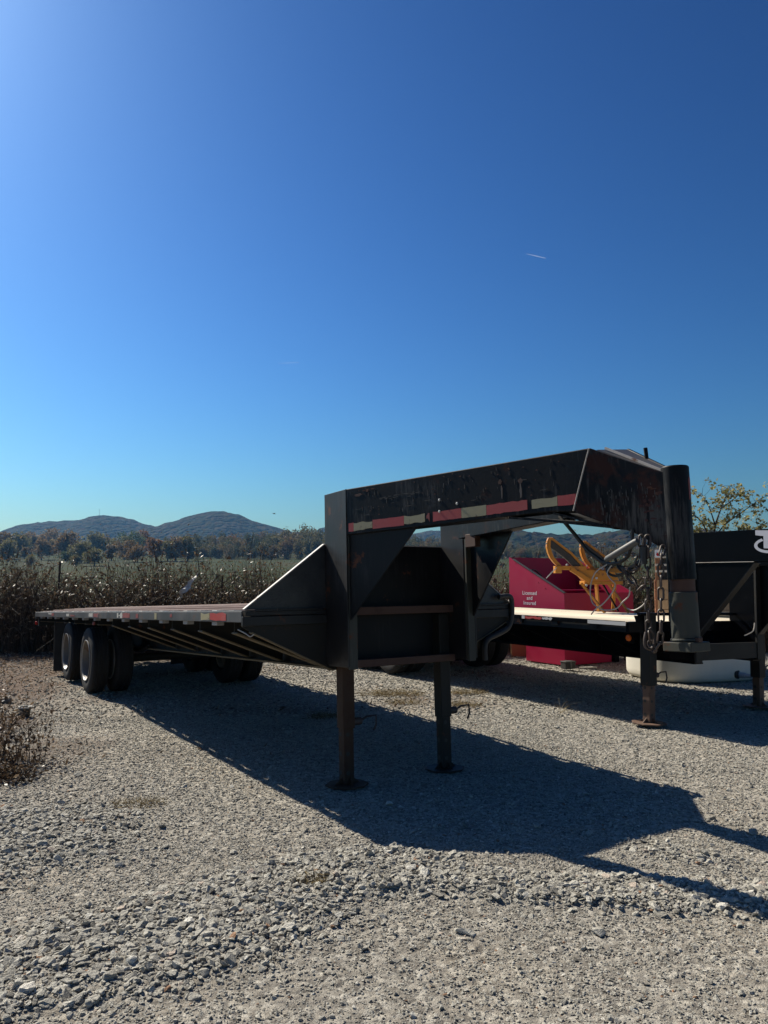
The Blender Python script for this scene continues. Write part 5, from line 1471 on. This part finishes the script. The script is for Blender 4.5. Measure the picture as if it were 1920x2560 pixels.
# far woods: one mass of crowns
def woods():
    base = {}
    for k in ('olive',):
        for v in range(3): base[v] = tree_mesh(k, v)[0]
    arr = {}
    for v, me in base.items():
        co = np.zeros(len(me.vertices) * 3, np.float32); me.vertices.foreach_get('co', co)
        arr[v] = co.reshape(-1, 3)
    tops_u = [380, 420, 530, 610, 690, 740, 810, 870, 905, 1010, 1100, 1250, 1300, 1400, 1600, 1800, 2000, 2300]
    tops_v = [1350, 1345, 1338, 1336, 1326, 1321, 1320, 1332, 1343, 1341, 1343, 1356, 1362, 1372, 1376, 1380, 1380, 1380]
    VV = []; TT = []; b = 0
    for row, (y0, cut) in enumerate(((552, 0), (504, 5), (460, 14), (430, 26))):
        u = 425 if row else 400
        while u < 2250:
            y = y0 + RNG.uniform(-14, 14); x = (u - 960) / 1923 * y
            z = float(field_h(np.array([x]), np.array([y]))[0])
            vtop = np.interp(u, tops_u, tops_v) + cut + RNG.uniform(-5, 8)
            h = max(5.0, 1.5 + (1440 - vtop) / 1923 * y - z)
            wd = h * RNG.uniform(0.65, 0.95) * (1.25 if row > 1 else 1.0)
            a = arr[int(RNG.integers(0, 3))]
            an = RNG.uniform(0, 6.28); c_, s_ = math.cos(an), math.sin(an)
            q = a.reshape(-1, 4, 3)
            q = q[RNG.random(len(q)) < (0.8 if row == 3 else 0.55)]
            p = q.reshape(-1, 3)
            VV.append(np.stack([(p[:, 0] * c_ - p[:, 1] * s_) * wd + x, (p[:, 0] * s_ + p[:, 1] * c_) * wd + y, (p[:, 2] * 1.10 - (0.08 if row == 3 else 0)) * h + z], -1))
            t0 = np.clip(RNG.normal(0.42, 0.24), 0, 1)
            TT.append(np.clip(t0 + RNG.normal(0, 0.09, len(q)), 0, 1))
            u += h * 0.42 / y * 1923 * RNG.uniform(0.7, 1.25) * (1 if u < 1400 else 1.6)
    V = np.concatenate(VV); T = np.concatenate(TT)
    M['woodsleaf'] = leafy('woods_foliage', [(0.03, 0.038, 0.015), (0.065, 0.068, 0.026), (0.11, 0.10, 0.04), (0.155, 0.12, 0.048), (0.14, 0.09, 0.04), (0.14, 0.07, 0.032)], 0.4)
    o = np_mesh('woods', V, np.arange(len(V)).reshape(-1, 4), M['woodsleaf'], attrs={'tone': ('FACE', T)})
    tag(o, kind='stuff')
woods()

# ------------------------------------------------------------------ far things
y = 690.0; x = (266 - 960) / 1923 * y
SH = empty('shed', (x, y, float(field_h(np.array([x]), np.array([y]))[0]) + 5.5), 0.3)
SH.scale = (1.6, 1.6, 1.6)
tag(SH, 'small shed with a white roof among the far trees', 'shed')
MB().box((-2.2, -1.5, -4.5), (2.2, 1.5, 1.0)).build('wall', M['poly'], SH)
MB().prism([(-2.5, -1.8, 0.95), (2.5, -1.8, 0.95), (2.5, 0, 2.1), (-2.5, 0, 2.1)], (0, 0, 0.1)).build('roof', M['white'], SH)
MB().prism([(-2.5, 1.8, 0.95), (2.5, 1.8, 0.95), (2.5, 0, 2.1), (-2.5, 0, 2.1)], (0, 0, 0.1)).build('roof', M['white'], SH)
RM = empty('radio_mast', (-579, 1560, 115))
RM.scale = (0.82, 0.82, 0.82)
tag(RM, 'thin radio mast on top of the left mountain', 'mast')
mb = MB()
for a in range(3):
    an = a * 2.094; mb.tube([(0.9 * math.cos(an), 0.9 * math.sin(an), -6), (0.5 * math.cos(an), 0.5 * math.sin(an), 27)], 0.14, 4)
mb.build('mast_legs', M['steel'], RM)
mb = MB()
for k in range(10):
    z = -4 + k * 3; mb.box((-0.7, -0.7, z), (0.7, 0.7, z + 0.12))
mb.build('braces', M['steel'], RM)
def cow(label, x, y, rz):
    r = empty('cow', (x, y, float(field_h(np.array([x]), np.array([y]))[0])), rz); tag(r, label, 'cow', 'cattle on the far pasture')
    me = bpy.data.meshes.new('body')
    pts = [(0, 0, 1.0), (0.55, 0, 1.02), (-0.55, 0, 1.05), (0.95, 0, 1.2), (1.2, 0, 1.12), (1.42, 0, 0.98)]
    rad = [0.36, 0.33, 0.33, 0.18, 0.15, 0.09]
    ed = [(0, 1), (0, 2), (1, 3), (3, 4), (4, 5)]
    for sx, jx in ((0.5, 1), (-0.55, 2)):
        for sy in (0.16, -0.16):
            i = len(pts)
            pts += [(sx, sy, 0.62), (sx - (0.06 if sx < 0 else -0.02), sy, 0.34), (sx, sy, 0.02)]; rad += [0.13, 0.075, 0.06]
            ed += [(jx, i), (i, i + 1), (i + 1, i + 2)]
    i = len(pts); pts += [(-0.92, 0, 1.12), (-0.98, 0, 0.55)]; rad += [0.06, 0.03]; ed += [(2, i), (i, i + 1)]
    me.from_pydata(pts, ed, [])
    o = bpy.data.objects.new('body', me); col.objects.link(o); o.parent = r
    sk = o.modifiers.new('skin', 'SKIN')
    for v, q in zip(me.skin_vertices[0].data, rad): v.radius = (q, q)
    me.skin_vertices[0].data[0].use_root = True
    sb = o.modifiers.new('smooth', 'SUBSURF'); sb.levels = 1; sb.render_levels = 1
    me.materials.append(M['flap'])
    for sy in (1, -1):
        MB().prism([(1.16, sy * 0.12, 1.2), (1.12, sy * 0.30, 1.22), (1.2, sy * 0.24, 1.12)], (0.02, 0, 0)).build('ear', M['flap'], r)
cow('dark cow standing on the far pasture left of the hopper, the farther one', 46.0, 300, 2.6)
cow('dark cow grazing on the far pasture left of the hopper, the nearer one', 43.5, 286, 0.6)
BD = empty('bird', (-8.6, 60, 6.35), 0.8)
tag(BD, 'tiny dark bird flying above the right mountain', 'bird')
MB().tube([(-0.12, 0, 0), (-0.04, 0, 0.01), (0.06, 0, 0.015), (0.12, 0, 0.01)], [0.01, 0.03, 0.03, 0.012], 8).build('body', M['flap'], BD, smooth=60)
for s in (1, -1):
    MB().prism([(0.06, 0, 0.02), (0.0, s * 0.16, 0.07), (-0.03, s * 0.27, 0.05), (-0.05, s * 0.12, 0.05), (-0.04, 0, 0.02)], (0, 0, 0.006)).build('wing', M['flap'], BD)
# high vapour trails, well above the haze
m, t, b = new_mat('vapour'); b.inputs['Base Color'].default_value = (0.9, 0.9, 0.9, 1); b.inputs['Alpha'].default_value = 0.8; b.inputs['Roughness'].default_value = 1
out = [n for n in t.nodes if n.type == 'OUTPUT_MATERIAL'][0]
tl = N(t, 'ShaderNodeBsdfTranslucent'); tl.inputs[0].default_value = (0.95, 0.95, 0.95, 1)
mx = N(t, 'ShaderNodeMixShader'); mx.inputs[0].default_value = 0.65
t.links.new(b.outputs[0], mx.inputs[1]); t.links.new(tl.outputs[0], mx.inputs[2]); tp = N(t, 'ShaderNodeBsdfTransparent'); mx2 = N(t, 'ShaderNodeMixShader'); mx2.inputs[0].default_value = 0.86
t.links.new(mx.outputs[0], mx2.inputs[1]); t.links.new(tp.outputs[0], mx2.inputs[2]); t.links.new(mx2.outputs[0], out.inputs[0])
M['vapour'] = m
for nm, a, c_, r0 in (('vapour trail, the upper one to the right', (1720, 9000, 3880), (1965, 9060, 3850), 5.0), ('faint lower vapour trail to the left', (-1265, 9000, 2530), (-1010, 9000, 2540), 2.2)):
    o = MB().tube([a, tuple((Vector(a) * 0.5 + Vector(c_) * 0.5)), c_], [r0 * 0.3, r0, r0 * 0.6], 8).build('vapour_trail', m, None, smooth=60)
    tag(o, 'short white ' + nm + ' in the blue sky', 'vapour trail')
